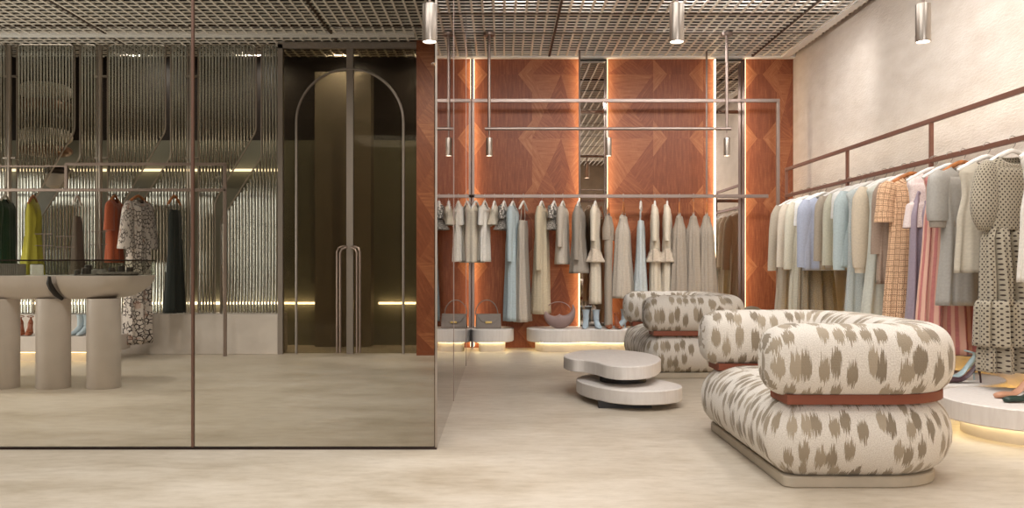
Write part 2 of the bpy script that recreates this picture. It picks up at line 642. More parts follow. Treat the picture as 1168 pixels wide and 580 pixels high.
P1 = (X(540, YB), X(660, YB))
P2 = (X(692, YB), X(814, YB))
P3 = (X(848, YB), XR)
z0, z1 = 0.0, CEIL - 0.012
a, b = P1
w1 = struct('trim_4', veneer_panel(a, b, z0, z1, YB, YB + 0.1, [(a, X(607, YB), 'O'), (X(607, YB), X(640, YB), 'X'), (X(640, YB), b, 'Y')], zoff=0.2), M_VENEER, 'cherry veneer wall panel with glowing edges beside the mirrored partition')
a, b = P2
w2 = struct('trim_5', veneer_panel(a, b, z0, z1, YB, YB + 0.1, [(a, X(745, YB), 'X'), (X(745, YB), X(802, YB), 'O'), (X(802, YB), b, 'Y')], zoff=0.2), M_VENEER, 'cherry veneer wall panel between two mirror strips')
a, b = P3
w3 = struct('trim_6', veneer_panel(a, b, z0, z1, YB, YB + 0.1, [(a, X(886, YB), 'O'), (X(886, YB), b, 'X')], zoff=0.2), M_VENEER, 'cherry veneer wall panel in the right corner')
# mirrors in the two gaps
for i, (a, b) in enumerate(((P1[1], P2[0]), (P2[1], P3[0]))):
    o = MB().box(a, b, YB + 0.06, YB + 0.075, 0.0, z1).build('wall_mirror', M_MIRROR2)
    tag(o, ('tall narrow mirror strip between the first and second veneer panels', 'tall narrow mirror strip between the second and third veneer panels')[i], 'mirror', 'mirror strips in the timber wall')
# led profiles along the panel edges
for px_, sgn, lab in ((541, -1, 'vertical glowing strip at the partition edge of first veneer panel'), (660, 1, 'vertical glowing strip on right edge of first veneer panel'),
                      (692, -1, 'vertical glowing strip on left edge of second veneer panel'), (814, 1, 'vertical glowing strip on right edge of second veneer panel'),
                      (848, -1, 'vertical glowing strip on left edge of third veneer panel')):
    xe = X(px_, YB)
    x_a, x_b = sorted((xe, xe + sgn * 0.008))
    o = thing('light_strip', lab, 'light strip', (xe, YB, 0), 0, 'glowing strips along the veneer panels')
    a_, b_ = sorted((sgn * 0.004, sgn * 0.008))
    MB().box(a_, b_, -0.09, 0.03, 0.02, z1 - 0.02).build('profile', M_RAILWARM, o)
    a_, b_ = sorted((0.0, sgn * 0.004))
    MB().box(a_, b_, -0.088, -0.003, 0.02, z1 - 0.02).build('diffuser', M_LED, o)

# ------------------------------------------------------------------ glass and mirror partition
pt = thing('wall_partition', None, None)  # stands in for a mirror; its reflected room is built as real space behind
pt['kind'] = 'structure'
pt['label'] = 'full height bronze tinted glass partition in place of a mirror, before the left side room'
xs = [-4.2, X(219.5, YF), XM]
for i in range(2):
    MB().box(xs[i] + 0.004, xs[i + 1] - 0.006, YF, YF + 0.012, 0.012, 3.5).build('glass_pane', M_GLASS, pt)
MB().box(xs[1] - 0.006, xs[1] + 0.006, YF - 0.004, YF + 0.02, 0.0, 3.5).build('seam_post', plain('brown_seam', '75594c', 0.4, 0.3, 0.5, 0), pt)
MB().box(-4.2, XM, YF - 0.006, YF + 0.02, 0.0, 0.012).build('floor_channel', M_BRONZE, pt)
MB().box(XM - 0.008, XM + 0.003, YF - 0.003, YF + 0.012, 0.0, 3.5).build('corner_post', M_STEEL, pt)
sd = thing('wall_side', None, None)
sd['kind'] = 'structure'
sd['label'] = 'bronze mirror panels returning along the side of the glass partition'
ys = [YF + 0.012, 6.46, 8.73, YB - 0.06]
for i in range(3):
    MB().box(XM - 0.014, XM, ys[i] + 0.005, ys[i + 1] - 0.005, 0.0, 3.5).build('mirror_panel', M_MIRROR, sd)
for yy in ys[1:3]:
    MB().box(XM - 0.014, XM + 0.003, yy - 0.012, yy + 0.012, 0, 3.5).build('seam_post', M_METAL, sd)

# ------------------------------------------------------------------ left side room, a mirror's view built as real space: fluted screen, door, column
YP = 10.0
bk = struct('wall_corridor', MB().box(XL, XM - 0.02, 11.0, 11.1, 0, 2.57), M_OLIVE, 'olive lower half of the wall behind the fluted screens')
MB().box(XL, XM - 0.02, 11.0, 11.1, 2.57, 3.8).build('dark_band', M_DARKWALL, bk)
struct('column_1', MB().box(X(362, 10.9), X(425, 10.9), 10.75, 11.0, 0, Z(85, 10.9)), plain('dull_beige_pillar', '7d7262', 0.6, var=0.04), 'beige pillar seen dimly through the arched glass door')
# orange column right of the door
xa, xb = X(475, 9.72), XM - 0.03
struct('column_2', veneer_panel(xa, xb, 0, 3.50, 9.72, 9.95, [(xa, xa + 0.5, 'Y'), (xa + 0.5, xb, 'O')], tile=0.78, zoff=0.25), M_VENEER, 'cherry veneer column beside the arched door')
struct('baseboard_1', MB().box(XL, X(318, 9.9), 9.85, 10.3, 0, 0.45), M_PLASTER, 'pale solid plinth below the fluted glass screens', bevel=0.004)

MOD = 103.3
def scr(px): return X(px, YP)
def zy(py): return Z(py, YP)
ZT, ZB = zy(51), 0.452
def outline_tube(pts, name, par, r=0.012):
    MB().tube([(p[0], YP - 0.012, p[1]) for p in pts], r, 8).build(name, M_STEEL, par, smooth=True)
def round_poly(pts, rad=0.06):
    """rounds the inner corners of an open polyline"""
    out = [pts[0]]
    for i in range(1, len(pts) - 1):
        p, a_, c_ = Vector(pts[i]), Vector(pts[i - 1]), Vector(pts[i + 1])
        d1, d2 = (a_ - p), (c_ - p)
        r_ = min(rad, d1.length / 2, d2.length / 2)
        s_, e_ = p + d1.normalized() * r_, p + d2.normalized() * r_
        for k in range(6):
            q = k / 5
            out.append(tuple((1 - q) ** 2 * s_ + 2 * q * (1 - q) * p + q * q * e_))
    out.append(pts[-1])
    return out
def xedge(poly, z):
    """x of a polyline at height z"""
    for (xa_, za_), (xb_, zb_) in zip(poly, poly[1:]):
        if min(za_, zb_) - 1e-6 <= z <= max(za_, zb_) + 1e-6 and abs(za_ - zb_) > 1e-6:
            return xa_ + (xb_ - xa_) * (z - za_) / (zb_ - za_)
    return poly[-1][0]
def ribbed(par, left, right, step=0.036):
    """vertical half-round ribs between two edge polylines"""
    mb = MB()
    x0_ = min(p[0] for p in left)
    x1_ = max(p[0] for p in right)
    n = int((x1_ - x0_) / step)
    for i in range(n):
        xc = x0_ + step * (i + 0.5)
        zs = [ZB + (ZT - ZB) * k / 60 for k in range(61)]
        ok = [z for z in zs if xedge(left, z) + 0.008 < xc < xedge(right, z) - 0.008]
        if len(ok) < 3: continue
        ra = 0.0125
        for zlo, zhi in ((min(ok), max(ok)),):
            ring = lambda z: [(xc + ra * cos(t_), YP - 0.004 - ra * sin(t_), z) for t_ in [pi * q / 5 for q in range(6)]]
            mb.rings([ring(zlo), ring(zhi)], False)
    mb.build('ribs', M_RIB, par, smooth=True, angle=80)
    # sheet behind the ribs
    m2 = MB()
    zs = [ZB + (ZT - ZB) * k / 40 for k in range(41)]
    m2.rings([[(xedge(left, z), YP, z), (xedge(right, z), YP, z)] for z in zs], False)
    m2.build('glass_sheet', M_CLEAR, par)
names = {1: 'on the far left behind the counter', 2: 'second from the door', 3: 'nearest the arched door'}
for k in range(-1, 3):
    o_ = (k - 2) * MOD
    place = {2: 'nearest the arched door', 1: 'behind the black gown', 0: 'behind the counter and rust top', -1: 'cut by the left frame edge'}[k]
    # main panel : straight left edge, slanted right edge (A)
    A = [(scr(292.5 + o_), ZT), (scr(292.5 + o_), zy(150)), (scr(245.5 + o_), zy(230)), (scr(245.5 + o_), ZB)]
    L = [(scr(226.5 + o_), ZT), (scr(226.5 + o_), ZB)]
    r = thing('fluted_screen', 'fluted glass screen tapering downward, wide at the top, ' + place, 'screen', (0, 0, 0), 0, 'fluted glass screens of the left wall')
    ribbed(r, L, A)
    outline_tube(round_poly([(scr(226.5 + o_), ZB)] + [(scr(226.5 + o_), ZT), (scr(292.5 + o_), ZT)] + A[1:]), 'frame', r, 0.009)
    # companion : slanted left edge (B), straight right edge
    B = [(scr(298.5 + o_), ZT), (scr(298.5 + o_), zy(179)), (scr(252 + o_), zy(252)), (scr(252 + o_), ZB)]
    Rr = [(scr(318 + o_), ZT), (scr(318 + o_), ZB)]
    r = thing('fluted_screen', 'fluted glass screen widening downward, narrow at the top, ' + place, 'screen', (0, 0, 0), 0, 'fluted glass screens of the left wall')
    ribbed(r, B, Rr)
    outline_tube(round_poly([B[3], B[2], B[1], B[0], (Rr[0][0], ZT), (Rr[0][0], ZB)]), 'frame', r, 0.009)
    # pole between modules
    if k < 2:
        xp = scr(323.5 + o_ - 0.0)
        p = thing('support_pole', 'slim vertical metal pole between fluted screens, ' + {1: 'right of the black gown', 0: 'behind the rust top', -1: 'near the left frame edge'}[k], 'pole', (xp, YP - 0.05, ZB))
        MB().tube([(0, 0, 0), (0, 0, 3.5 - ZB)], 0.024, 12).build('shaft', M_STEEL, p, smooth=True)
        for zz in (zy(88), zy(181)):
            MB().box(-0.07, 0.07, -0.012, 0.05, zz - ZB - 0.008, zz - ZB + 0.008).build('clip', M_LEDW if False else M_STEEL, p)

# light lines on the corridor wall
for nm, za, zb_, xa, xb, lab, mt in (('wall_light_line', 2.18, 2.205, X(-40, 10.95), X(318, 10.95), 'warm horizontal light line glowing behind the fluted screens', M_LEDY),
                                 ('wall_light_line', 0.515, 0.54, X(-40, 10.95), X(368, 10.95), 'low white light line behind the screens and door, left of pillar', M_LEDW),
                                 ('wall_light_line', 0.515, 0.54, X(432, 10.95), X(474, 10.95), 'short low white light line behind the door, right of pillar', M_LEDW)):
    tag(MB().box(xa, xb, 10.93, 10.995, za, zb_).build(nm, mt), lab, 'light line')

# arched double door
YD = 9.87
dr = thing('door_1', None, None)
dr['kind'] = 'structure'
dr['label'] = 'full height smoked glass double door with a thin metal arch'
ZD = Z(51, YD)
fr = MB()
fr.box(X(317.5, YD), X(323, YD), YD - 0.03, YD + 0.05, 0, ZD)
fr.box(X(317.5, YD), X(475, YD), YD - 0.03, YD + 0.05, ZD - 0.045, ZD + 0.02)
fr.build('door_frame', M_DOORM, dr)
MB().box(X(395.5, YD), X(403, YD), YD - 0.02, YD + 0.04, 0, ZD - 0.045).build('meeting_stile', M_DOORM, dr)
for (pa, pb) in ((323, 395.5), (403, 475)):
    MB().box(X(pa, YD), X(pb, YD), YD + 0.005, YD + 0.017, 0.01, ZD - 0.045).build('door_glass', M_DOORGLASS, dr)
rad = (460 - 338) / 2 * YD / F
cxd = X(399.2, YD)
zc = Z(140, YD)
arc = [(cxd - rad, YD - 0.01, 0)] + [(cxd - rad * cos(q), YD - 0.01, zc + rad * sin(q)) for q in [pi * k / 28 for k in range(29)]] + [(cxd + rad, YD - 0.01, 0)]
MB().tube(arc, 0.014, 8).build('arch', M_DOORM, dr, smooth=True)
for s_ in (-1, 1):
    xi = X(398.8 + s_ * 3, YD)
    hd = MB()
    for dx, top in ((9.5, 283), (13, 281.5)):
        xo = X(398.8 + s_ * dx, YD)
        hd.tube(round_poly([(xo, YD - 0.06, 0.02), (xo, YD - 0.06, Z(top, YD)), (xi, YD - 0.06, Z(top, YD) + 0.012)], 0.05) if False else
                [(xo, YD - 0.07, 0.02), (xo, YD - 0.07, Z(top + 6, YD)), (xo - s_ * 0.02, YD - 0.07, Z(top + 1.5, YD)), (xo - s_ * 0.06, YD - 0.06, Z(top, YD)), (xi, YD - 0.02, Z(top, YD))], 0.012, 8)
    hd.build('door_handle', M_METAL, dr, smooth=True)


# ------------------------------------------------------------------ pendants
def pendant_parts(root, dia, h):
    r_ = dia / 2
    MB().lathe([(r_ * 0.96, h), (r_, h - 0.004), (r_, 0.004), (r_ * 0.985, 0), (r_ * 0.9, 0), (r_ * 0.9, 0.02)], n=28, cap0=True, cap1=False).build('shade', M_STEEL, root, smooth=True)
    MB().lathe([(r_ * 0.89, 0.007), (r_ * 0.89, 0.016)], n=24).build('bulb', M_LAMP, root)
    MB().tube([(0, 0, h), (0, 0, h + 0.10)], 0.007, 8).build('stem', M_METAL, root, smooth=True)


YN = 9.5
zb_ = Z(147, YN)
barx = thing('pendant_bar', 'long thin ceiling bar holding three pendants before the timber wall', 'ceiling bar', (0, YN, zb_))
MB().tube([(X(553, YN), 0, 0), (X(834, YN), 0, 0)], 0.017, 10).build('bar', M_METAL, barx, smooth=True)
for px_ in (558, 829):
    MB().tube([(X(px_, YN), 0, 0), (X(px_, YN), 0, CEIL - zb_)], 0.016, 10).build('drop_rod', M_METAL, barx, smooth=True)
    MB().lathe([(0.06, CEIL - zb_ - 0.03), (0.065, CEIL - zb_ - 0.02), (0.065, CEIL - zb_ + 0.004)], X(px_, YN), 0, 24).build('canopy', M_METAL, barx, smooth=True)
pl = None
for px_, lab in ((558, 'small cylinder pendant at the left end of the far ceiling bar'), (694, 'small cylinder pendant in the middle of the far ceiling bar'), (829, 'small cylinder pendant at the right end of the far ceiling bar')):
    zz = Z(178, YN)
    r = thing('pendant_lamp', lab, 'pendant lamp', (X(px_, YN), YN, zz), 0, 'cylinder pendants on the far bar')
    h_ = Z(157.5, YN) - zz
    pendant_parts(r, 0.068, h_)
    ch = [c_ for c_ in r.children if c_.name.startswith('stem')][0]
    ch.scale = (1, 1, 1)
    spot('pendant_light', (X(px_, YN), YN, zz - 0.01), 14)
YN2 = 4.52
zz2 = Z(48, YN2)
barn = thing('pendant_bar', 'ceiling bar nearest the camera holding three large-looking pendants', 'ceiling bar', (0, YN2, zz2 + 0.3))
MB().tube([(-0.5, 0, 0), (2.35, 0, 0)], 0.012, 10).build('bar', M_METAL, barn, smooth=True)
for xx in (-0.2, 2.1):
    MB().tube([(xx, 0, 0), (xx, 0, CEIL - zz2 - 0.3)], 0.012, 10).build('drop_rod', M_METAL, barn, smooth=True)
for px_, lab in ((490, 'near cylinder pendant hanging at the corner of the glass partition'), (772, 'near cylinder pendant hanging at top centre right of the room'), (1053, 'near cylinder pendant hanging against the cream right wall')):
    r = thing('pendant_lamp', lab, 'pendant lamp', (X(px_, YN2), YN2, zz2), 0, 'near cylinder pendants')
    pendant_parts(r, 0.076, 0.195)
    for c_ in r.children:
        if c_.name.startswith('stem'): c_.data = MB().tube([(0, 0, 0.195), (0, 0, 0.31)], 0.007, 8).build('tmp', M_METAL, None, smooth=True).data; bpy.data.objects.remove(bpy.data.objects['tmp'])
    spot('pendant_light', (X(px_, YN2), YN2, zz2 - 0.01), 14)

# ------------------------------------------------------------------ clothes rails
YR = 10.32
ZR = Z(224, YR)
rk = thing('clothes_rail', 'long champagne metal clothes rail frame before the timber wall', 'clothes rail', (0, YR, 0))
q = 0.02
MB().box(XM + 0.004, X(876, YR), -q, q, ZR - q, ZR + q).build('lower_rail', M_METAL, rk, bevel=0.003)
zt = Z(115, YR)
MB().box(XM + 0.004, X(889, YR), -q, q, zt - q, zt + q).build('upper_rail', M_METAL, rk, bevel=0.003)
MB().box(X(885.5, YR), X(889, YR), -q, q, 0.265, zt - q).build('end_post', M_METAL, rk, bevel=0.003)
MB().box(XM + 0.004, XM + 0.034, -q, q, 0.265, zt - q).build('end_post', M_METAL, rk, bevel=0.003)
for px_ in (661, 806):
    MB().tube([(X(px_, YR), 0, ZR), (X(px_, YR), 0, CEIL + 0.02)], 0.011, 8).build('hanging_rod', M_METAL, rk, smooth=True)
XQ = 3.235
ZQ, ZQ2 = 1.79, 2.09
rr = thing('clothes_rail', 'long rose bronze double clothes rail along the cream right wall', 'clothes rail', (XQ, 0, 0))
MB().box(-0.015, 0.015, 1.5, 9.97, ZQ - 0.017, ZQ + 0.017).build('lower_rail', M_RAILWARM, rr, bevel=0.003)
MB().box(-0.015, 0.015, 1.5, 9.97, ZQ2 - 0.017, ZQ2 + 0.017).build('upper_rail', M_RAILWARM, rr, bevel=0.003)
for yy in (9.95, 8.2, 6.6, 5.0, 3.4, 1.8):
    MB().box(-0.013, 0.013, yy - 0.013, yy + 0.013, ZQ - 0.13, ZQ2).build('upright', M_RAILWARM, rr)
    MB().box(0.0, XR - XQ, yy - 0.012, yy + 0.012, ZQ - 0.13, ZQ - 0.106).build('wall_bracket', M_RAILWARM, rr)
MB().box(0.0155, 0.021, 1.5, 9.95, ZQ2 + 0.0, ZQ2 + 0.016).build('light_strip', M_LEDW, rr)
YG = 9.65
ZG = Z(217, YG)
rg = thing('clothes_rail', 'thin metal clothes rail frame standing before the fluted screens', 'clothes rail', (0, YG, 0))
q = 0.016
MB().box(X(-60, YG), X(258, YG), -q, q, ZG - q, ZG + q).build('lower_rail', M_METAL, rg, bevel=0.003)
zt = Z(187.5, YG)
MB().box(X(75, YG), X(258, YG), -q, q, zt - q, zt + q).build('upper_rail', M_METAL, rg, bevel=0.003)
MB().box(X(-60, YG), X(75, YG), -0.008, 0.008, zt - 0.03, zt - 0.014).build('thin_rail', M_METAL, rg)
MB().box(X(255, YG), X(258.5, YG), -q, q, 0, zt).build('end_post', M_METAL, rg, bevel=0.003)
MB().box(X(74, YG), X(77.5, YG), -q, q, ZG, zt).build('upright', M_METAL, rg, bevel=0.003)
MB().box(X(-60, YG), X(-57, YG), -q, q, 0, zt).build('end_post', M_METAL, rg, bevel=0.003)


# ------------------------------------------------------------------ hangers and garments
def hanger_mesh(kind):
    hk = MB()
    pts = [(0.026 * cos(t_), 0, 0.004 + 0.026 * sin(t_)) for t_ in [R(-20 + 200 * k / 9) for k in range(10)]][::-1]
    pts = [(0, 0, -0.075), (0, 0, -0.05), (0.014, 0, -0.032), (0.025, 0, -0.008)] + pts[::-1][0:]
    hk.tube(pts, 0.0028, 6)
    br = MB()
    if kind == 'clip':
        br.tube([(0, 0, -0.07), (-0.1, 0, -0.205)], 0.009, 8, 0.7)
        br.tube([(0, 0, -0.07), (0.1, 0, -0.205)], 0.009, 8, 0.7)
        br.tube([(-0.125, 0, -0.208), (0.125, 0, -0.208)], 0.008, 8)
    else:
        path = [(-0.2, 0, -0.158), (-0.17, 0, -0.143), (-0.09, 0, -0.098), (-0.03, 0, -0.07), (0, 0, -0.064), (0.03, 0, -0.07), (0.09, 0, -0.098), (0.17, 0, -0.143), (0.2, 0, -0.158)]
        br.tube(path, [0.012, 0.016, 0.017, 0.016, 0.015, 0.016, 0.017, 0.016, 0.012], 10, 0.75)
    return hk, br


HSRC = {}


def short(lab): return ' '.join(lab.split()[:16])


def hanger(kind, loc, rz, label, group, scale=1.0):
    """kind: white / wood / clip"""
    if kind not in HSRC:
        r_ = thing('clothes_hanger', label, 'hanger', loc, rz, group)
        hk, br = hanger_mesh(kind)
        hk.build('hook', M_STEEL, r_, smooth=True)
        br.build('shoulder_bar', M_WHITE if kind == 'white' else M_WOODH, r_, smooth=True)
        if kind == 'clip':
            for s2 in (-1, 1):
                MB().box(s2 * 0.09 - 0.011, s2 * 0.09 + 0.011, -0.012, 0.012, -0.25, -0.198).build('clip', M_STEEL, r_)
        HSRC[kind] = r_
    else:
        r_ = dup(HSRC[kind], loc, rz, label, group)
    r_.scale = (scale, 1, 1)
    return r_


def smooth_prof(prof, n):
    """dense monotone resample of a [(z, hw, th, fold)] profile"""
    out = []
    zs = [p[0] for p in prof]
    top = min(0.16, (zs[0] - zs[-1]) * 0.4)
    for i in range(n + 1):
        q = i / n
        # favour the shoulder region
        z = zs[0] - (top * q / 0.4 if q < 0.4 else top + (zs[0] - zs[-1] - top) * (q - 0.4) / 0.6)
        z = max(z, zs[-1])
        for a_, b_ in zip(prof, prof[1:]):
            if b_[0] <= z <= a_[0] + 1e-9:
                k = (a_[0] - z) / max(1e-6, a_[0] - b_[0])
                k2 = k * k * (3 - 2 * k) * 0.6 + k * 0.4
                out.append((z,) + tuple(a_[m] + (b_[m] - a_[m]) * k2 for m in (1, 2, 3)))
                break
    return out


def cloth(prof, nf=7, seed=0, n=60, rings_n=34, power=0.85, sway=0.012, scoop=0.0):
    rg_ = random.Random(seed)
    ph = [rg_.random() * 6.28 for _ in range(4)]
    P = smooth_prof(prof, rings_n)
    rings = []
    for (z, hw, th, fo) in P:
        ring = []
        dx = sway * sin(z * 3.1 + ph[3])
        for j in range(n):
            a_ = 2 * pi * j / n
            ca, sa = cos(a_), sin(a_)
            w_ = fo * (sin(nf * a_ + ph[0] + 0.5 * sin(z * 2 + ph[1])) + 0.5 * sin((2 * nf + 1) * a_ + ph[2]))
            px_ = hw * math.copysign(abs(ca) ** power, ca) * (1 + w_ * 0.14) + dx
            py_ = (th + w_ * 1.7 * min(hw, 0.16)) * math.copysign(abs(sa) ** power, sa)
            zz_ = z
            if scoop:
                fd_ = max(0.0, 1 - (P[0][0] - z) / (scoop * 1.6))
                zz_ = z - fd_ * (scoop if sa < 0 else scoop * 0.2) * abs(sa) ** 1.2
            ring.append((px_, py_, zz_))
        rings.append(ring)
    mh = max(p[1] for p in P)
    mt_ = max(p[2] for p in P)
    mb = MB()
    us = [0.0]
    for j in range(n):
        q = []
        for k in (j, j + 1):
            a_ = 2 * pi * k / n
            q.append((mh * math.copysign(abs(cos(a_)) ** power, cos(a_)), mt_ * math.copysign(abs(sin(a_)) ** power, sin(a_))))
        us.append(us[-1] + sqrt((q[0][0] - q[1][0]) ** 2 + (q[0][1] - q[1][1]) ** 2))
    zend = P[-1][0]
    mb.rings(rings, True, False, False, us, [p[0] - zend for p in P])
    # closing yoke across the neck
    return mb


def sleeve(root, side, x0, z0, length, r0, r1, mat, spread=0.1, puff=0.0, flat=0.6, cuff=None, fwd=0.0, name='sleeve'):
    n = 14
    path, rr_ = [], []
    for i in range(n + 1):
        q = i / n
        bx = x0 + spread * (1 - (1 - q) ** 2)
        path.append((side * bx, fwd * q, z0 - length * q + (0.02 * (1 - q))))
        r_ = r0 + (r1 - r0) * q + puff * sin(pi * min(1, q ** 1.7))
        r_ += 0.003 * sin(9 * q + side)
        r_ *= min(1.0, 0.45 + q * 4.5)
        rr_.append(max(0.012, r_))
    s_ = MB().tube(path, rr_, 16, flat, True).build(name, mat, root, smooth=True, angle=70)
    if cuff:
        e_ = path[-1]
        MB().tube([(e_[0] - side * 0.001, e_[1], e_[2] + 0.012), (e_[0], e_[1], e_[2] - 0.045)], [r1 * 0.92, r1 * 0.8], 14, flat).build('cuff', cuff, s_, smooth=True)
    return s_


def garment(name, label, cat, group, x, y, rz_, zr, mat, length, hw=0.2, th=0.055, kind='top', slv=None, waist=1.0, flare=1.05, nf=7, fold=0.075,
            seed=0, hang='white', hl=None, hgroup=None, slv_r=(0.07, 0.05), slv_spread=0.045, puff=0, cuff=None, z_top=None, sides=(-1, 1), neckh=0.07, extra=None, hscale=1.0):
    """hangs one garment (and its hanger) on a rail whose centre is (x, y, zr)"""
    g_ = thing(name, label, cat, (x, y, zr), rz_, group)
    if kind in ('top', 'dress', 'coat'):
        prof = [(-0.092, neckh, 0.032, 0.0), (-0.106, neckh + 0.016, 0.036, 0.0), (-0.126, hw * 0.72, 0.038, 0), (-0.148, hw * 0.9, 0.038, 0), (-0.168, hw * 0.99, 0.04, 0.0), (-0.19, hw * 0.97, th * 0.8, 0.01),
                (-0.23, hw * 0.9, th * 0.95, fold * 0.3), (-0.32, hw * 0.86, th * 0.95, fold * 0.6)]
        zw = -0.48
        if length > 0.75:
            prof += [(zw, hw * waist, th * 0.95, fold * 0.4), (zw - 0.08, hw * waist, th, fold * 0.7), (-0.08 - length, hw * flare, th * 1.15 * max(1, flare * 0.8), fold * 1.6)]
        else:
            prof += [(-0.08 - length * 0.6, hw * waist, th, fold * 0.5), (-0.08 - length, hw * flare, th * 1.05, fold)]
        b_ = cloth(prof, nf, seed, scoop=0.06).build('bodice' if kind == 'dress' else 'body', mat, g_, smooth=True, angle=80, solid=0.003)
    elif kind == 'slip':
        zt_ = z_top or -0.29
        prof = [(zt_, hw * 0.62, 0.03, 0.01), (zt_ - 0.1, hw * 0.72, th * 0.8, 0.02), (zt_ - 0.25, hw * waist * 0.72, th * 0.8, fold * 0.5), (-0.08 - length, hw * flare, th * 1.25, fold * 1.5)]
        b_ = cloth(prof, nf, seed).build('bodice', mat, g_, smooth=True, angle=80, solid=0.003)
        for s_ in (-1, 1):
            MB().tube([(s_ * hw * 0.5, 0.01, zt_ - 0.015), (s_ * hw * 0.46, 0.005, zt_ + 0.05), (s_ * hw * 0.36, 0, -0.088)], 0.004, 6).build('strap', mat, g_, smooth=True)
    elif kind == 'skirt':
        zt_ = -0.24
        prof = [(zt_, hw * 0.62, 0.028, 0.02), (zt_ - 0.04, hw * 0.64, 0.03, 0.05), (zt_ - 0.2, hw * 0.8, th * 0.9, fold), (-0.08 - length, hw * flare, th * 1.3, fold * 1.7)]
        b_ = cloth(prof, nf, seed, n=90).build('skirt_body', mat, g_, smooth=True, angle=80, solid=0.003)
        MB().tube([(-hw * 0.63, 0, zt_ - 0.012), (hw * 0.63, 0, zt_ - 0.012)], 0.026, 12, 1.0).build('waistband', mat, g_, smooth=True)
    elif kind == 'trousers':
        zt_ = -0.24
        prof = [(zt_, hw * 0.7, 0.03, 0.02), (zt_ - 0.15, hw * 0.75, th, 0.04), (zt_ - 0.28, hw * 0.72, th, 0.04)]
        b_ = cloth(prof, nf, seed).build('hip_panel', mat, g_, smooth=True, angle=80, solid=0.003)
        for s_ in (-1, 1):
            pth = [(s_ * hw * 0.36, 0.01 * s_, zt_ - 0.22 - (length - 0.33) * k / 8) for k in range(9)]
            MB().tube(pth, [hw * 0.4 + 0.006 * sin(k * 1.7) for k in range(9)], 16, 0.6).build('trouser_leg', mat, g_, smooth=True, angle=70)
    elif kind == 'bandeau':
        zt_ = -0.12
        prof = [(zt_, hw * 0.5, 0.03, 0.02), (zt_ - length * 0.5, hw * 0.8, th, 0.05), (zt_ - length, hw * 1.1, th * 1.4, 0.12)]
        b_ = cloth(prof, nf, seed).build('body', mat, g_, smooth=True, angle=80, solid=0.003)
        for s_ in (-1, 1):
            MB().tube([(s_ * hw * 0.4, 0, zt_ - 0.015), (s_ * hw * 0.2, 0, -0.078)], 0.004, 6).build('strap', mat, g_, smooth=True)
    if slv:
        for s_ in sides:
            sleeve(g_, s_, hw * 0.86, -0.15, slv, slv_r[0], slv_r[1], mat, slv_spread, puff, 0.62, cuff)
    if extra: extra(g_)
    hk = 'clip' if kind in ('skirt', 'trousers') else hang
    if hk:
        hanger(hk, (x, y, zr), rz_, hl or ('hanger'), hgroup, hscale)
    return g_


def ruffle(z, hw, th, mat, drop=0.12, name='ruffle', amp=0.12):
    def f_(g_):
        prof = [(z, hw * 0.96, th, 0.02), (z - drop * 0.4, hw * 1.03, th * 1.2, amp * 0.7), (z - drop, hw * 1.12, th * 1.4, amp * 1.4)]
        cloth(prof, 9, int(abs(z) * 100), rings_n=8).build(name, mat, g_, smooth=True, angle=80, solid=0.003)
    return f_


def belt(z, hw, th, mat, h=0.035):
    def f_(g_):
        cloth([(z + h / 2, hw, th, 0), (z, hw * 1.01, th * 1.02, 0), (z - h / 2, hw, th, 0)], 3, 1, rings_n=4, sway=0.0).build('belt', mat, g_, smooth=True)
    return f_


def placket(z_a, z_b, th, mat):
    def f_(g_):
        MB().box(-0.012, 0.012, -th - 0.012, -th + 0.02, z_b, z_a).build('placket', mat, g_, bevel=0.003)
    return f_


F_WHITE = fabric('white_cotton', 'e4ddd2')
F_CREAM = fabric('cream_crepe', 'd9cdb9')
F_BEIGE = fabric('beige_wool', 'c5b69b')
F_STONE = fabric('stone_linen', 'bdb1a2')
F_TAUPE = fabric('taupe_crepe', 'a6998a')
F_GREY = fabric('warm_grey_wool', '9a9084')
F_PALEBLUE = fabric('pale_blue_poplin', 'b4c0c2')
F_BLUEGREY = fabric('blue_grey_viscose', 'c0c6c6')
F_HEM = fabric('floral_hem_cotton', 'd9d0c5', 'hem', '6d665e')

GB = 'clothes on the rail before the timber wall'
HB = 'hangers on the rail before the timber wall'
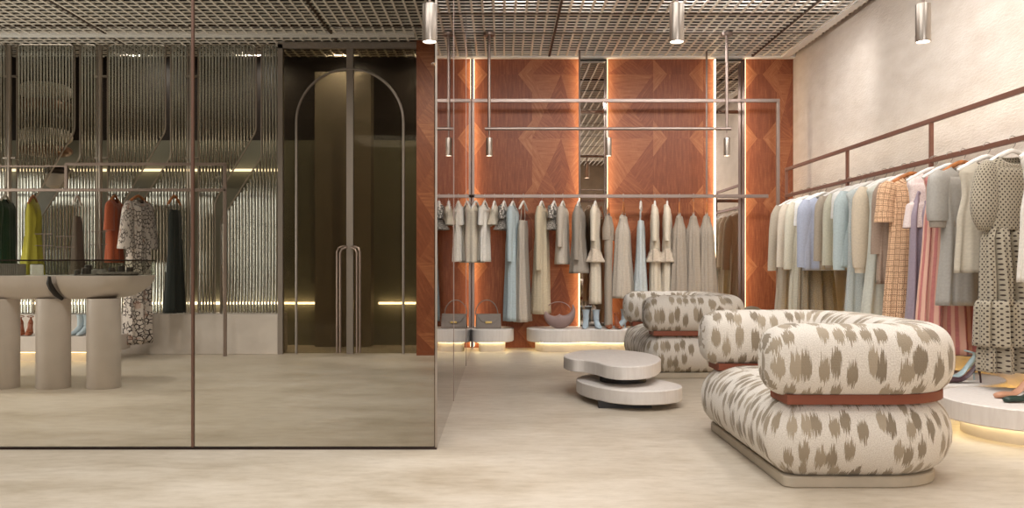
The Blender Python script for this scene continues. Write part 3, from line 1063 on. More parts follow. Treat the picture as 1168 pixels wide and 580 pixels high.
# (px, y_bottom, kind, material, label, extra kwargs)
BACK = [
    (543, 300, 'top', F_CREAM, 'cream knit top hanging first from the mirrored partition', dict(hw=0.19, waist=.95, flare=.95, th=.045)),
    (553, 299, 'top', F_WHITE, 'white short sleeved tee hanging beside the cream knit top', dict(hw=0.17, slv=.2, th=.04, slv_r=(.055, .055))),
    (564, 257, 'bandeau', F_CREAM, 'tiny flared cream strappy top on thin straps', dict(hw=0.12, th=.05)),
    (575, 262, 'top', F_HEM, 'short white blouse with dark ruffled hem left of the pale blue shirt dress', dict(hw=0.14, th=.045, extra='hem')),
    (585, 366, 'dress', F_PALEBLUE, 'long pale blue shirt dress with long sleeve', dict(hw=0.19, slv=.62, th=.06, waist=.85, flare=.95)),
    (597, 367, 'slip', F_STONE, 'long pale stone slip dress on thin straps', dict(hw=0.21, th=.05, flare=1.0)),
    (618, 358, 'coat', F_BEIGE, 'long beige coat dress with long sleeves', dict(hw=0.21, slv=.72, th=.065, waist=.9, flare=.9)),
    (632, 264, 'top', F_HEM, 'short white blouse with dark ruffled hem right of the beige coat dress', dict(hw=0.14, th=.045, extra='hem')),
    (642, 302, 'top', F_STONE, 'greige long sleeved jacket with pointed hem', dict(hw=0.2, slv=.45, th=.06, waist=.9)),
    (660, 312, 'top', F_GREY, 'dark grey blazer hanging before the first mirror strip', dict(hw=0.2, slv=.6, th=.07, waist=.95)),
    (679, 347, 'dress', F_CREAM, 'cream draped jumpsuit with ruffled hip before the first mirror strip', dict(hw=0.16, th=.045, extra='ruf', slv=.38, waist=.8, flare=.62)),
    (694, 367, 'trousers', F_TAUPE, 'long taupe trousers on a wooden clip hanger', dict(hw=0.19, th=.055)),
    (711, 340, 'skirt', F_STONE, 'long greige pleated skirt left of the pale blue slip dress', dict(hw=0.2, th=.06, nf=11, fold=.1)),
    (731, 358, 'slip', F_BLUEGREY, 'pale blue slip dress with thin straps on white hanger', dict(hw=0.2, th=.05, flare=.95)),
    (747, 345, 'dress', F_CREAM, 'cream draped jumpsuit directly right of the pale blue slip dress', dict(hw=0.16, th=.045, extra='ruf', slv=.38, waist=.8, flare=.62)),
    (761, 345, 'dress', F_CREAM, 'cream draped jumpsuit directly left of the three taupe pleated skirts', dict(hw=0.16, th=.045, extra='ruf', slv=.38, waist=.8, flare=.62)),
    (775, 352, 'skirt', F_TAUPE, 'taupe pleated skirt, leftmost of the three above the rear sofa', dict(hw=0.2, th=.06, nf=11, fold=.1)),
    (791, 352, 'skirt', F_TAUPE, 'taupe pleated skirt, middle of the three above the rear sofa', dict(hw=0.2, th=.06, nf=11, fold=.1)),
    (806, 352, 'skirt', F_TAUPE, 'taupe pleated skirt, rightmost of the three above the rear sofa', dict(hw=0.2, th=.06, nf=11, fold=.1)),
]
F_DARKHEM = fabric('dark_floral_ruffle', '5d564f', 'tweed', 'c9c0b4')
F_RUFFLE = fabric('cream_lace', 'd2c3b0', 'tweed', 'bfae9a')
CATS = {'top': 'top', 'dress': 'dress', 'coat': 'coat', 'slip': 'dress', 'skirt': 'skirt', 'trousers': 'trousers', 'bandeau': 'top'}
for i, (px_, yb, kd, mt, lab, kw) in enumerate(BACK):
    kw = dict(kw)
    ln = ZR - Z(yb, YR) - 0.08
    if kd == 'bandeau': ln = ZR - Z(yb, YR) - 0.12
    ex = kw.pop('extra', None)
    if ex == 'hem': kw['extra'] = ruffle(-0.28, kw['hw'], kw['th'], F_DARKHEM, 0.12, 'hem_ruffle'); ln = 0.24; kw['slv'] = 0.12
    if ex == 'ruf': kw['extra'] = ruffle(-0.62, kw['hw'] * 0.9, kw['th'], F_RUFFLE, 0.16, 'hip_ruffle')
    if 'blazer' in lab: lab_c, nm = 'jacket', 'blazer'
    elif 'jacket' in lab: lab_c, nm = 'jacket', 'jacket'
    elif 'jumpsuit' in lab: lab_c, nm = 'jumpsuit', 'jumpsuit'
    elif 'slip' in lab: lab_c, nm = 'dress', 'slip_dress'
    elif 'shirt dress' in lab: lab_c, nm = 'dress', 'shirt_dress'
    elif 'tee' in lab: lab_c, nm = 'top', 'tee_shirt'
    elif 'blouse' in lab: lab_c, nm = 'blouse', 'blouse'
    else: lab_c, nm = CATS[kd], {'top': 'knit_tee', 'coat': 'coat_dress', 'skirt': 'pleated_skirt', 'trousers': 'trousers', 'bandeau': 'strappy_top'}[kd]
    hk = 'wood' if 'trousers' in lab else 'white'
    what = nm.replace('_', ' ')
    key = lab.split(' hanging')[0]
    ang = R(75 + rnd.uniform(-4, 4))
    garment(nm, lab, lab_c, GB, X(px_, YR), YR, ang, ZR, mt, ln, kind=kd, seed=i * 7 + 3, hang=hk,
            hl=short(('wooden clip hanger' if kd in ('skirt', 'trousers') else 'white hanger') + ' holding the ' + lab), hgroup=HB, hscale=min(1.0, kw.get('hw', .2) / 0.205), **kw)

# ---- right rail
F_GREYBEIGE = fabric('grey_beige_knit', 'b7ab99')
F_BLUSHCREAM = fabric('blush_cream_linen', 'd5c8b6')
F_IVORY = fabric('ivory_twill', 'd2cbb8')
F_TEE = fabric('bright_white_jersey', 'ece8e2')
F_LAV = fabric('lavender_blue_knit', 'b0b5c6')
F_TAUPEK = fabric('taupe_knit', 'b3a695')
F_SAGE = fabric('pale_sage_cotton', 'cbc7b3')
F_AQUA = fabric('pale_aqua_knit', 'bfcbcb')
F_AQUAT = fabric('pale_aqua_tweed', 'b9c0be', 'tweed', 'ced3cf')
F_BOMB = fabric('sand_sweatshirt', 'd3c3ac')
F_CELADON = fabric('celadon_crepe', 'c9c9bd')
F_PEACH = fabric('peach_eyelet', 'e6bf9a', 'eyelet', '8f6448')
F_PINKT = fabric('pale_pink_tweed', 'd9c3bd', 'tweed', 'ece0da')
F_MAUVE = fabric('mauve_satin', '9b8c97', rough=0.5, spec=0.4)
F_PINK = fabric('pink_striped_satin', 'c07a74', 'stripe', 'dcae9a', rough=0.55)
F_GREYSAT = fabric('grey_satin', 'a39e96', rough=0.45, spec=0.5)
F_POLKA = fabric('polka_dot_cotton', 'a79d8a', 'polka', '3c2e28')
F_SANDT = fabric('sand_twill', 'c2b8a6')
F_WOOLW = fabric('ivory_wool', 'd6cfc4')
F_TAUPELACE = fabric('taupe_lace', '96806f', 'tweed', 'b09a88')
F_KHAKI = fabric('khaki_tweed_skirt', 'ad9f89', 'tweed', '94866f')
F_DUSTR = fabric('dusty_rose_crepe', 'c09a90')

GR = 'clothes on the rail along the cream wall'
HR_ = 'hangers on the rail along the cream wall'


def right(name, label, cat, sh_px, yb_z, mat, tilt=0.0, xoff=0.2, **kw):
    """sh_px: image column of the garment's room-side shoulder"""
    Y = (XQ - 0.2) * F / (sh_px - VPX)
    ln = ZQ - yb_z - 0.08
    hl = kw.pop('hl', None)
    kw.setdefault('neckh', 0.095)
    return garment(name, label, cat, GR, XQ, Y, R(tilt), ZQ, mat, ln, hgroup=HR_, hl=short(hl or ('hanger holding the ' + label)), **kw), Y


right('knit_dress', 'grey beige long sleeved knit dress, farthest on the right rail by the timber wall', 'dress', 884, 0.42, F_GREYBEIGE, kind='dress', slv=.7, hw=.2, waist=.85, seed=31, slv_spread=.07, tilt=8)
right('linen_shirt', 'blush cream long sleeved shirt, second from the timber wall end of the right rail', 'shirt', 893, 0.95, F_BLUSHCREAM, kind='top', slv=.66, seed=32, slv_spread=.06, tilt=8)
right('duster_coat', 'long ivory duster coat over khaki length, third from the timber wall', 'coat', 901, 0.45, F_IVORY, kind='coat', slv=.68, seed=33, waist=.9, slv_spread=.05, tilt=6)
right('midi_skirt', 'khaki tweed long skirt between ivory duster coat and white tee', 'skirt', 908, 0.40, F_KHAKI, kind='skirt', hw=.19, th=.07, seed=34, fold=.1, nf=9)
right('tee_shirt', 'bright white short sleeved tee behind the lavender blue sweater', 'top', 912, 1.0, F_TEE, kind='top', slv=.24, seed=35, tilt=6)
right('sweater', 'lavender blue sweater with long sleeves', 'sweater', 918, 0.95, F_LAV, kind='top', slv=.66, seed=36, slv_r=(.085, .055), slv_spread=.04, hw=.21)
right('cardigan', 'taupe cardigan right of the lavender blue sweater', 'cardigan', 935, 0.96, F_TAUPEK, kind='top', slv=.6, seed=37, tilt=6)
right('cotton_blouse', 'pale sage blouse with long sleeves right of the taupe cardigan', 'blouse', 945, 1.0, F_SAGE, kind='top', slv=.64, seed=38, tilt=6)
right('tee_shirt', 'bright white short sleeved tee behind the pale aqua sweater', 'top', 955, 1.05, F_TEE, kind='top', slv=.22, seed=39, tilt=6)
right('sweater', 'pale aqua sweater with long sleeves', 'sweater', 961, 0.98, F_AQUA, kind='top', slv=.68, seed=40, slv_r=(.085, .05), slv_spread=.05, hw=.21)
right('tweed_dress', 'long pale aqua tweed dress behind the sand sweatshirt', 'dress', 969, 0.42, F_AQUAT, kind='dress', seed=41, hw=.22, waist=.9, flare=1.2)
right('sweatshirt', 'sand sweatshirt with gathered cuffs left of the peach eyelet dress', 'sweatshirt', 982, 1.02, F_BOMB, kind='top', slv=.66, slv_r=(.09, .06), puff=.012, cuff=F_BOMB, seed=42, slv_spread=.03, hw=.21, tilt=4)
right('crepe_dress', 'long celadon dress between the sand sweatshirt and peach eyelet dress', 'dress', 990, 0.40, F_CELADON, kind='dress', seed=43, hw=.22, waist=.9, flare=1.15)
right('lace_top', 'taupe lace top peeking from behind the peach eyelet dress', 'top', 1003, 0.85, F_TAUPELACE, kind='top', slv=.55, seed=44, hw=.2)
right('eyelet_dress', 'peach eyelet midi dress with short sleeves', 'dress', 1012, 0.42, F_PEACH, kind='dress', slv=.3, slv_r=(.075, .08), seed=45, hw=.21, waist=.9, flare=1.1, fold=.03, hang='wood', slv_spread=.04)
right('long_skirt', 'long mauve satin skirt below the pink tweed cape', 'skirt', 1036, 0.33, F_MAUVE, kind='skirt', hw=.22, th=.07, nf=6, fold=.12, seed=46, flare=1.1)
right('capelet', 'pale pink tweed cape with flared body above the mauve skirt', 'cape', 1034, 1.28, F_PINKT, kind='top', hw=.21, th=.07, flare=1.1, seed=47, fold=.05)
right('pleated_gown', 'long pink striped pleated gown behind the grey belted dress', 'gown', 1052, 0.36, F_PINK, kind='dress', hw=.2, th=.05, waist=.95, flare=1.2, nf=10, fold=.11, seed=48)
def grey_extra(g_):
    belt(-0.50, 0.168, 0.058, F_GREY, 0.05)(g_)
right('belted_dress', 'grey satin belted dress with elbow sleeves', 'dress', 1066, 0.72, F_GREYSAT, kind='dress', hw=.21, th=.065, waist=.78, flare=1.02, fold=.05, seed=49, hang='wood', slv=.33, slv_r=(.085, .075), puff=.012, cuff=F_GREY, slv_spread=.02, tilt=12, extra=grey_extra)
right('twill_tunic', 'plain sand tunic hanging behind the polka dot dress', 'tunic', 1092, 0.95, F_SANDT, kind='top', hw=.2, th=.05, seed=50)
def polka_extra(g_):
    # gathered skirt in tiers below the bodice
    cloth([(-0.555, 0.16, 0.055, 0.06), (-0.62, 0.19, 0.075, 0.12), (-0.90, 0.195, 0.10, 0.16), (-1.04, 0.2, 0.105, 0.17)], 10, 5, n=110).build('skirt_tier', F_POLKA, g_, smooth=True, angle=80, solid=0.003)
    cloth([(-1.01, 0.208, 0.112, 0.10), (-1.05, 0.22, 0.13, 0.14), (-1.30, 0.226, 0.135, 0.17)], 10, 6, n=110, rings_n=14).build('skirt_tier', F_POLKA, g_, smooth=True, angle=80, solid=0.003)
    cloth([(-1.26, 0.215, 0.105, 0.14), (-1.36, 0.218, 0.12, 0.17), (-1.46, 0.22, 0.122, 0.18)], 10, 5, n=110, rings_n=8).build('skirt_tier', F_POLKA, g_, smooth=True, angle=80, solid=0.003)
right('polka_dot_dress', 'taupe polka dot tiered dress with puffed sleeves', 'dress', 1119, 1.22, F_POLKA, kind='top', hw=.2, th=.06, waist=.85, flare=.8, fold=.02, seed=51, slv=.42, slv_r=(.075, .035), puff=.05, slv_spread=.03, extra=polka_extra, tilt=10)
right('wool_vest', 'ivory wool vest at the right edge of the photo', 'vest', 1163, 0.9, F_WOOLW, kind='top', hw=.2, th=.06, seed=52)

# ---- left rail
F_GREEN = fabric('bottle_green_velvet', '1d3a2a', rough=0.6)
F_YELLOW = fabric('chartreuse_silk', 'a8a23c', rough=0.6)
F_GREYL = fabric('dark_taupe_crepe', '5d5349')
F_RUSTF = fabric('rust_crepe', '9a4f33')
F_SNAKE = fabric('snake_print_silk', 'd9cfc8', 'snake', '4b423f')
F_GOWN = fabric('black_green_velvet', '141c19', rough=0.55)
GL = 'clothes on the rail before the fluted screens'
HL_ = 'hangers on the rail before the fluted screens'


def left(name, label, cat, px_, yb, mat, rz_=0, **kw):
    ln = ZG - Z(yb, YG) - 0.08
    return garment(name, label, cat, GL, X(px_, YG), YG, R(rz_), ZG, mat, ln, hgroup=HL_, hl=short(('wooden hanger' if kw.get('hang') == 'wood' else 'hanger') + ' holding the ' + label), **kw)


left('velvet_dress', 'bottle green velvet dress at the left frame edge above the counter', 'dress', 6, 330, F_GREEN, 100, kind='dress', hw=.2, th=.06, slv=.5, seed=61, waist=.85)
left('silk_dress', 'chartreuse yellow draped silk dress behind the glass vitrine', 'dress', 38, 335, F_YELLOW, 104, kind='dress', hw=.18, th=.05, seed=62, flare=1.5, waist=.9, fold=.14, hang='wood', neckh=.03)
left('slim_outfit', 'dark taupe slim outfit between the yellow dress and rust top', 'dress', 88, 330, F_GREYL, 104, kind='slip', hw=.15, th=.05, seed=63, hang='white')
left('crepe_dress', 'rust short dress with flounced elbow sleeves', 'dress', 131, 300, F_RUSTF, 96, kind='dress', hw=.17, th=.06, seed=64, slv=.3, slv_r=(.07, .085), waist=.92, flare=.98, hang='wood', slv_spread=.04)
left('snake_print_dress', 'long snake print dress with wide sleeves beside the counter', 'dress', 158, 392, F_SNAKE, 78, kind='dress', hw=.19, th=.07, seed=65, slv=.5, slv_r=(.07, .12), waist=.9, flare=1.0, hang='wood', slv_spread=.05)
left('evening_gown', 'long black green strappy evening gown on wooden hanger', 'gown', 199, 357, F_GOWN, 82, kind='slip', z_top=-0.22, hw=.14, th=.06, seed=66, hang='wood', waist=.95, flare=.95, hscale=0.7)


# ------------------------------------------------------------------ sofas
def rrect(x0, x1, y0, y1, rad, n=10, seg=0.05):
    """ccw rounded rectangle: list of (point, normal); rad = (front-near, back-near, back-far, front-far)"""
    out = []
    cs = [(x0, y0, rad[0], pi), (x1, y0, rad[1], 1.5 * pi), (x1, y1, rad[2], 0), (x0, y1, rad[3], 0.5 * pi)]
    for i, (cx, cy, r_, a0) in enumerate(cs):
        ox = cx + r_ if cx == x0 else cx - r_
        oy = cy + r_ if cy == y0 else cy - r_
        for k in range(n + 1):
            a_ = a0 + (pi / 2) * k / n
            nx, ny = cos(a_), sin(a_)
            out.append((ox + r_ * nx, oy + r_ * ny, nx, ny))
        nxt = cs[(i + 1) % 4]
        ox2 = nxt[0] + nxt[2] if nxt[0] == x0 else nxt[0] - nxt[2]
        oy2 = nxt[1] + nxt[2] if nxt[1] == y0 else nxt[1] - nxt[2]
        a1 = a0 + pi / 2
        e_ = out[-1]
        s_ = (ox2 + nxt[2] * cos(a1), oy2 + nxt[2] * sin(a1))
        d_ = sqrt((s_[0] - e_[0]) ** 2 + (s_[1] - e_[1]) ** 2)
        m = max(1, int(d_ / seg))
        for k in range(1, m):
            out.append((e_[0] + (s_[0] - e_[0]) * k / m, e_[1] + (s_[1] - e_[1]) * k / m, cos(a1), sin(a1)))
    return out


def make_sofa(label, loc):
    """local: x 0..1.06 depth (seat front at x = 0), y 0..1.55 length"""
    D, L = 0.955, 1.56
    root = thing('lounge_sofa', label, 'sofa', loc, 0, 'ikat lounge sofas')
    # base
    rr_ = rrect(0.07, D - 0.10, 0.06, L - 0.07, (0.05, 0.30, 0.30, 0.05))
    MB().prism([(p[0], p[1]) for p in rr_], 0.0, 0.05, 0.006).build('plinth', plain('beige_plinth', 'b3a795', 0.6, var=0.04), root)
    # lower body
    rp = rrect(0.0, D, 0.0, L, (0.17, 0.42, 0.42, 0.17))
    prof = [(0.045, 0.115), (0.055, 0.085), (0.08, 0.05), (0.12, 0.02), (0.17, 0.004), (0.22, 0.0), (0.26, 0.005), (0.30, 0.018), (0.33, 0.036), (0.36, 0.065), (0.38, 0.095),
            (0.395, 0.13), (0.405, 0.17)]
    rings = []
    vs = [0]
    for i, (z, d_) in enumerate(prof):
        rings.append([(p[0] - p[2] * d_, p[1] - p[3] * d_, z) for p in rp])
        if i: vs.append(vs[-1] + sqrt((z - prof[i - 1][0]) ** 2 + (d_ - prof[i - 1][1]) ** 2))
    us = [0]
    for i in range(len(rp)):
        a_, b_ = rp[i], rp[(i + 1) % len(rp)]
        us.append(us[-1] + sqrt((a_[0] - b_[0]) ** 2 + (a_[1] - b_[1]) ** 2))
    # seat dome rings shrink to the centre
    cx, cy = D * 0.45, L / 2
    last = rings[-1]
    for k in (0.12, 0.3, 0.5, 0.7, 0.88, 0.985):
        rings.append([(p[0] + (cx - p[0]) * k, p[1] + (cy - p[1]) * k, 0.405 + 0.03 * k) for p in last])
        vs.append(vs[-1] + 0.06)
    n0 = len(prof)
    def uvf(i, j):
        if i < n0: return (us[j], vs[i])
        p = rings[i][j % len(rp)]
        return (us[j] if False else us[j] * 1.0, vs[n0 - 1] + (vs[i] - vs[n0 - 1]) * 1.6)
    mb = MB().rings(rings[:n0], True, True, False, uvf)
    mb.rings(rings[n0 - 1:], True, False, True, lambda i, j: (rings[n0 - 1 + i][j % len(rp)][1], rings[n0 - 1 + i][j % len(rp)][0] + 0.3))
    mb.build('seat_base', M_IKAT, root, smooth=True, angle=180)
    # u-shaped path for the roll: near arm -> back -> far arm
    ins = 0.155
    pth = []
    r_ = 0.42 - ins
    pth += [(0.15 + (D - 0.42 - 0.15) * k / 8, ins) for k in range(8)]
    pth += [(D - 0.42 + r_ * sin(pi / 2 * k / 10), 0.42 - r_ * cos(pi / 2 * k / 10)) for k in range(11)]
    pth += [(D - ins, 0.42 + (L - 0.84) * k / 8) for k in range(1, 8)]
    pth += [(D - 0.42 + r_ * cos(pi / 2 * k / 10), L - 0.42 + r_ * sin(pi / 2 * k / 10)) for k in range(11)]
    pth += [(D - 0.42 - (D - 0.42 - 0.15) * k / 8, L - ins) for k in range(1, 9)]
    P = [Vector((p[0], p[1], 0)) for p in pth]
    Ls = [0]
    for i in range(1, len(P)): Ls.append(Ls[-1] + (P[i] - P[i - 1]).length)
    tot = Ls[-1]
    # add rounded end rings
    def at(s_):
        s_c = min(max(s_, 0), tot)
        for i in range(1, len(P)):
            if Ls[i] >= s_c - 1e-9:
                k = (s_c - Ls[i - 1]) / max(1e-9, Ls[i] - Ls[i - 1])
                p = P[i - 1].lerp(P[i], k)
                break
        d_ = (P[1] - P[0]).normalized() if s_c < 0.02 else (P[-1] - P[-2]).normalized() if s_c > tot - 0.02 else None
        if d_ is None:
            q0, q1 = None, None
            e_ = 0.02
            d_ = (raw(s_c + e_) - raw(s_c - e_)).normalized()
        return p + d_ * (s_ - s_c), d_
    def raw(s_):
        for i in range(1, len(P)):
            if Ls[i] >= s_ - 1e-9:
                return P[i - 1].lerp(P[i], (s_ - Ls[i - 1]) / max(1e-9, Ls[i] - Ls[i - 1]))
        return P[-1]
    EXT = 0.15
    ss = [-EXT + EXT * (1 - cos(pi / 2 * k / 8)) for k in range(9)][0:8]
    ss += [tot * k / 60 for k in range(61)]
    ss += [tot + EXT * sin(pi / 2 * k / 8) for k in range(1, 9)]
    HW, HH, ZC = 0.168, 0.168, 0.565
    rings, n = [], 36
    for s_ in ss:
        p, d_ = at(s_)
        sc = 1.0
        if s_ < 0: sc = sqrt(max(0, 1 - (s_ / EXT) ** 2))
        if s_ > tot: sc = sqrt(max(0, 1 - ((s_ - tot) / EXT) ** 2))
        sc = max(sc, 0.02)
        wsc = sc ** 0.4
        nrm = Vector((d_.y, -d_.x, 0))
        ring = []
        for j in range(n):
            a_ = 2 * pi * j / n - 1.9
            ex = 0.78
            cx_ = math.copysign(abs(cos(a_)) ** ex, cos(a_)) * HW * wsc
            cz_ = math.copysign(abs(sin(a_)) ** ex, sin(a_)) * HH * max(0.3, sc ** 0.45)
            ring.append((p.x + nrm.x * cx_, p.y + nrm.y * cx_, ZC + cz_))
        rings.append(ring)
    per = 2 * pi * 0.165
    def uvr(i, j): return (ss[i] + 0.3, per * j / n)
    MB().rings(rings, True, True, True, uvr).build('back_roll', M_IKAT, root, smooth=True, angle=180)
    # belt
    rings = []
    sb = [-0.075] + [tot * k / 60 for k in range(61)] + [tot + 0.075]
    for s_ in sb:
        p, d_ = at(s_)
        nrm = Vector((d_.y, -d_.x, 0))
        ring = []
        for cx_, cz_ in ((-0.115, 0.378), (-0.132, 0.383), (-0.132, 0.422), (0.115, 0.422), (0.118, 0.418), (0.118, 0.381), (0.115, 0.378)):
            ring.append((p.x + nrm.x * cx_, p.y + nrm.y * cx_, cz_))
        rings.append(ring)
    MB().rings(rings, True, True, True, lambda i, j: (sb[i], 0.03 * j)).build('leather_belt', M_RUST, root, smooth=True, angle=40)
    return root


make_sofa('cream and taupe ikat sofa nearest the camera with a rust leather belt', (1.20, 3.87, 0))
make_sofa('cream and taupe ikat sofa farther back beside the timber wall', (1.265, 7.68, 0))

# ------------------------------------------------------------------ coffee table
def blob(ctrl, n=96):
    """closed Catmull-Rom through control points"""
    out = []
    m = len(ctrl)
    per = n // m
    for i in range(m):
        p0, p1, p2, p3 = [Vector(ctrl[(i + k) % m]) for k in (-1, 0, 1, 2)]
        for k in range(per):
            t_ = k / per
            out.append(tuple(0.5 * ((2 * p1) + (-p0 + p2) * t_ + (2 * p0 - 5 * p1 + 4 * p2 - p3) * t_ ** 2 + (-p0 + 3 * p1 - 3 * p2 + p3) * t_ ** 3)))
    a_ = sum(out[i - 1][0] * out[i][1] - out[i][0] * out[i - 1][1] for i in range(len(out)))
    return out if a_ > 0 else out[::-1]


ct = thing('coffee_table', 'two tier pale stone coffee table of offset rounded slabs', 'coffee table', (0.85, 6.4, 0))
def rel(pts): return [(p[0] - 0.85, p[1] - 6.4) for p in pts]
top = blob(rel([(.49, 6.88), (.525, 6.6), (.62, 6.53), (.69, 6.38), (.75, 6.19), (.87, 6.10), (1.06, 6.22), (1.21, 6.66), (1.16, 7.08), (.94, 7.33), (.66, 7.26)]), 99)
MB().prism(top, 0.20, 0.295, 0.006).build('table_top', M_TRAV, ct, smooth=True, angle=35)
low = blob(rel([(.565, 6.62), (.66, 6.22), (.85, 6.0), (1.08, 5.99), (1.24, 6.12), (1.285, 6.3), (1.2, 6.55), (.98, 6.85), (.72, 6.92)]), 108)
MB().prism(low, 0.045, 0.142, 0.006).build('lower_shelf', M_TRAV, ct, smooth=True, angle=35)
MB().lathe([(0.17, 0.142), (0.17, 0.2)], 0.05, 0.1, 40).build('spacer', M_BLACK, ct)
MB().box(-0.17, 0.2, -0.27, -0.2, 0, 0.046).build('foot', M_BLACK, ct)
MB().box(-0.17, 0.2, 0.2, 0.3, 0, 0.046).build('foot', M_BLACK, ct)


# ------------------------------------------------------------------ podiums
def podium(label, group, pts, z_bot, z_top, inset=0.12, ledmat=M_LEDP):
    n = len(pts)
    cx = sum(p[0] for p in pts) / n
    cy = sum(p[1] for p in pts) / n
    root = thing('display_podium', label, 'podium', (cx, cy, 0), 0, group)
    loc = [(p[0] - cx, p[1] - cy) for p in pts]
    def ins(d_):
        o = []
        for i in range(n):
            a_, c_ = Vector(loc[i - 1]), Vector(loc[(i + 1) % n])
            td = (c_ - a_).normalized()
            o.append((loc[i][0] - td.y * d_, loc[i][1] + td.x * d_))
        return o
    MB().prism(loc, z_bot, z_top, 0.008).build('podium_top', M_TRAV, root, smooth=True, angle=35)
    MB().prism(ins(inset), 0, z_bot, 0).build('podium_base', M_PLASTER, root, smooth=True, angle=35)
    a_, b_ = ins(inset - 0.03), ins(inset - 0.012)
    mb = MB()
    mb.rings([[(p[0], p[1], z_bot - 0.008) for p in a_], [(p[0], p[1], z_bot - 0.001) for p in a_], [(p[0], p[1], z_bot - 0.001) for p in b_], [(p[0], p[1], z_bot - 0.008) for p in b_], [(p[0], p[1], z_bot - 0.008) for p in a_]])
    mb.build('glow_strip', ledmat, root)
    return root


def circ(cx, cy, rx, ry=None, n=64):
    ry = ry or rx
    return [(cx + rx * cos(2 * pi * k / n), cy + ry * sin(2 * pi * k / n)) for k in range(n)]


GPD = 'stone display podiums with glowing undersides'
ZP0, ZP1 = 0.115, 0.265
podium('low stone podium at the mirrored partition carrying the taupe handbag', GPD, blob([(-0.33, 10.08), (0.02, 10.05), (0.14, 10.25), (0.10, 10.54), (-0.12, 10.6), (-0.33, 10.58)], 96), ZP0, ZP1, 0.1)
podium('wavy stone podium along the timber wall carrying the crescent bag', GPD, blob([(.30, 10.28), (.42, 10.04), (.70, 9.97), (.98, 10.06), (1.26, 9.98), (1.55, 10.02), (1.9, 10.1), (2.0, 10.4), (1.85, 10.6), (1.2, 10.61), (.6, 10.6), (.35, 10.5)], 108), ZP0, ZP1, 0.1)
podium('stone podium in the far right corner behind the sofas', GPD, blob([(2.6, 10.3), (2.8, 9.95), (3.2, 9.9), (3.5, 10.1), (3.5, 10.55), (3.0, 10.6)], 96), ZP0, ZP1, 0.1)
podium('round stone podium under the plum pump on the right', GPD, circ(3.0, 6.2, 0.5), 0.10, 0.22, 0.13)
podium('round stone podium nearest the camera at the right edge', GPD, circ(3.08, 5.17, 0.44, 0.5), 0.095, 0.215, 0.12)
pdl = thing('display_podium', 'pale podium behind the counter legs carrying two pairs of heels', 'podium', (X(60, 9.1), 9.25, 0), 0, GPD)
MB().box(-0.62, 0.62, -0.17, 0.3, 0.10, 0.265).build('podium_top', M_LACQUER, pdl, bevel=0.006)
MB().box(-0.5, 0.5, -0.08, 0.25, 0, 0.10).build('podium_base', M_PLASTER, pdl)
MB().box(-0.55, 0.55, -0.13, -0.11, 0.09, 0.0995).build('glow_strip', M_LEDP, pdl)
# golden wash at the foot of the right wall
tag(MB().box(3.42, 3.45, 3.0, 9.9, 0.01, 0.03).build('floor_light_strip', emit('gold_led', (255, 205, 90), 9)), 'golden light strip on the floor along the foot of the right wall', 'light strip')


# ------------------------------------------------------------------ shoes
def shoe(name, label, group, loc, rz_, mat, heel=0.085, length=0.23, strap=False, sandal=False, heelmat=None):
    """toe towards +x, heel at -x; heel counter and sole as a lofted last"""
    r_ = thing(name, label, 'shoe', loc, rz_, group)
    L = length
    n = 22
    rings = []
    for i in range(n + 1):
        q = i / n                       # 0 heel .. 1 toe
        x_ = -0.35 * L + L * q
        s_ = max(0.0, 1 - q / 0.62)
        zb_ = heel * (s_ ** 1.35) + 0.004
        w_ = 0.026 + 0.013 * sin(pi * min(1, max(0, (q - 0.25) / 0.7))) if q < 0.9 else 0.030 * sqrt(max(0, 1 - ((q - 0.9) / 0.1) ** 2)) + 0.004
        if q < 0.06: w_ *= sqrt(q / 0.06 * 0.7 + 0.3)
        top_ = 0.055 if q < 0.12 else (0.055 - 0.031 * min(1, (q - 0.12) / 0.25)) if q < 0.5 else 0.024 + 0.012 * sin(pi * min(1, (q - 0.5) / 0.5)) ** 0.8
        if sandal: top_ = 0.010
        ring = []
        for a_ in [2 * pi * k / 14 for k in range(14)]:
            cz = sin(a_)
            ring.append((x_, w_ * cos(a_) * (1 if cz < 0.3 else 0.88), zb_ + (top_ * (cz * 0.5 + 0.5))))
        rings.append(ring)
    MB().rings(rings, True, True, True).build('upper' if not sandal else 'footbed', mat, r_, smooth=True, angle=70)
    hx = -0.32 * L
    MB().tube([(hx - 0.004, 0, 0), (hx, 0, heel * 0.4), (hx + 0.012, 0, heel * 0.85), (hx + 0.02, 0, heel + 0.012)], [0.006, 0.0065, 0.012, 0.022], 10).build('heel', heelmat or mat, r_, smooth=True)
    if sandal:
        for xs_, h_ in ((0.40 * L, 0.03), (0.25 * L, 0.045)):
            MB().tube([(xs_, 0.036 * cos(a_), 0.006 + h_ * sin(a_)) for a_ in [pi * k / 10 for k in range(11)]], 0.006, 6, 1).build('strap', mat, r_, smooth=True)
    if strap or sandal:
        zc_ = heel + 0.075
        MB().tube([(hx + 0.028 + 0.034 * cos(a_), 0.03 * sin(a_), zc_ + 0.01 * cos(a_)) for a_ in [2 * pi * k / 16 for k in range(17)]], 0.0045, 6).build('ankle_strap', mat, r_, smooth=True)
        MB().tube([(hx, 0.0, heel + 0.03), (hx - 0.006, 0, zc_ - 0.008)], 0.01, 8).build('heel_counter', mat, r_, smooth=True)
    return r_


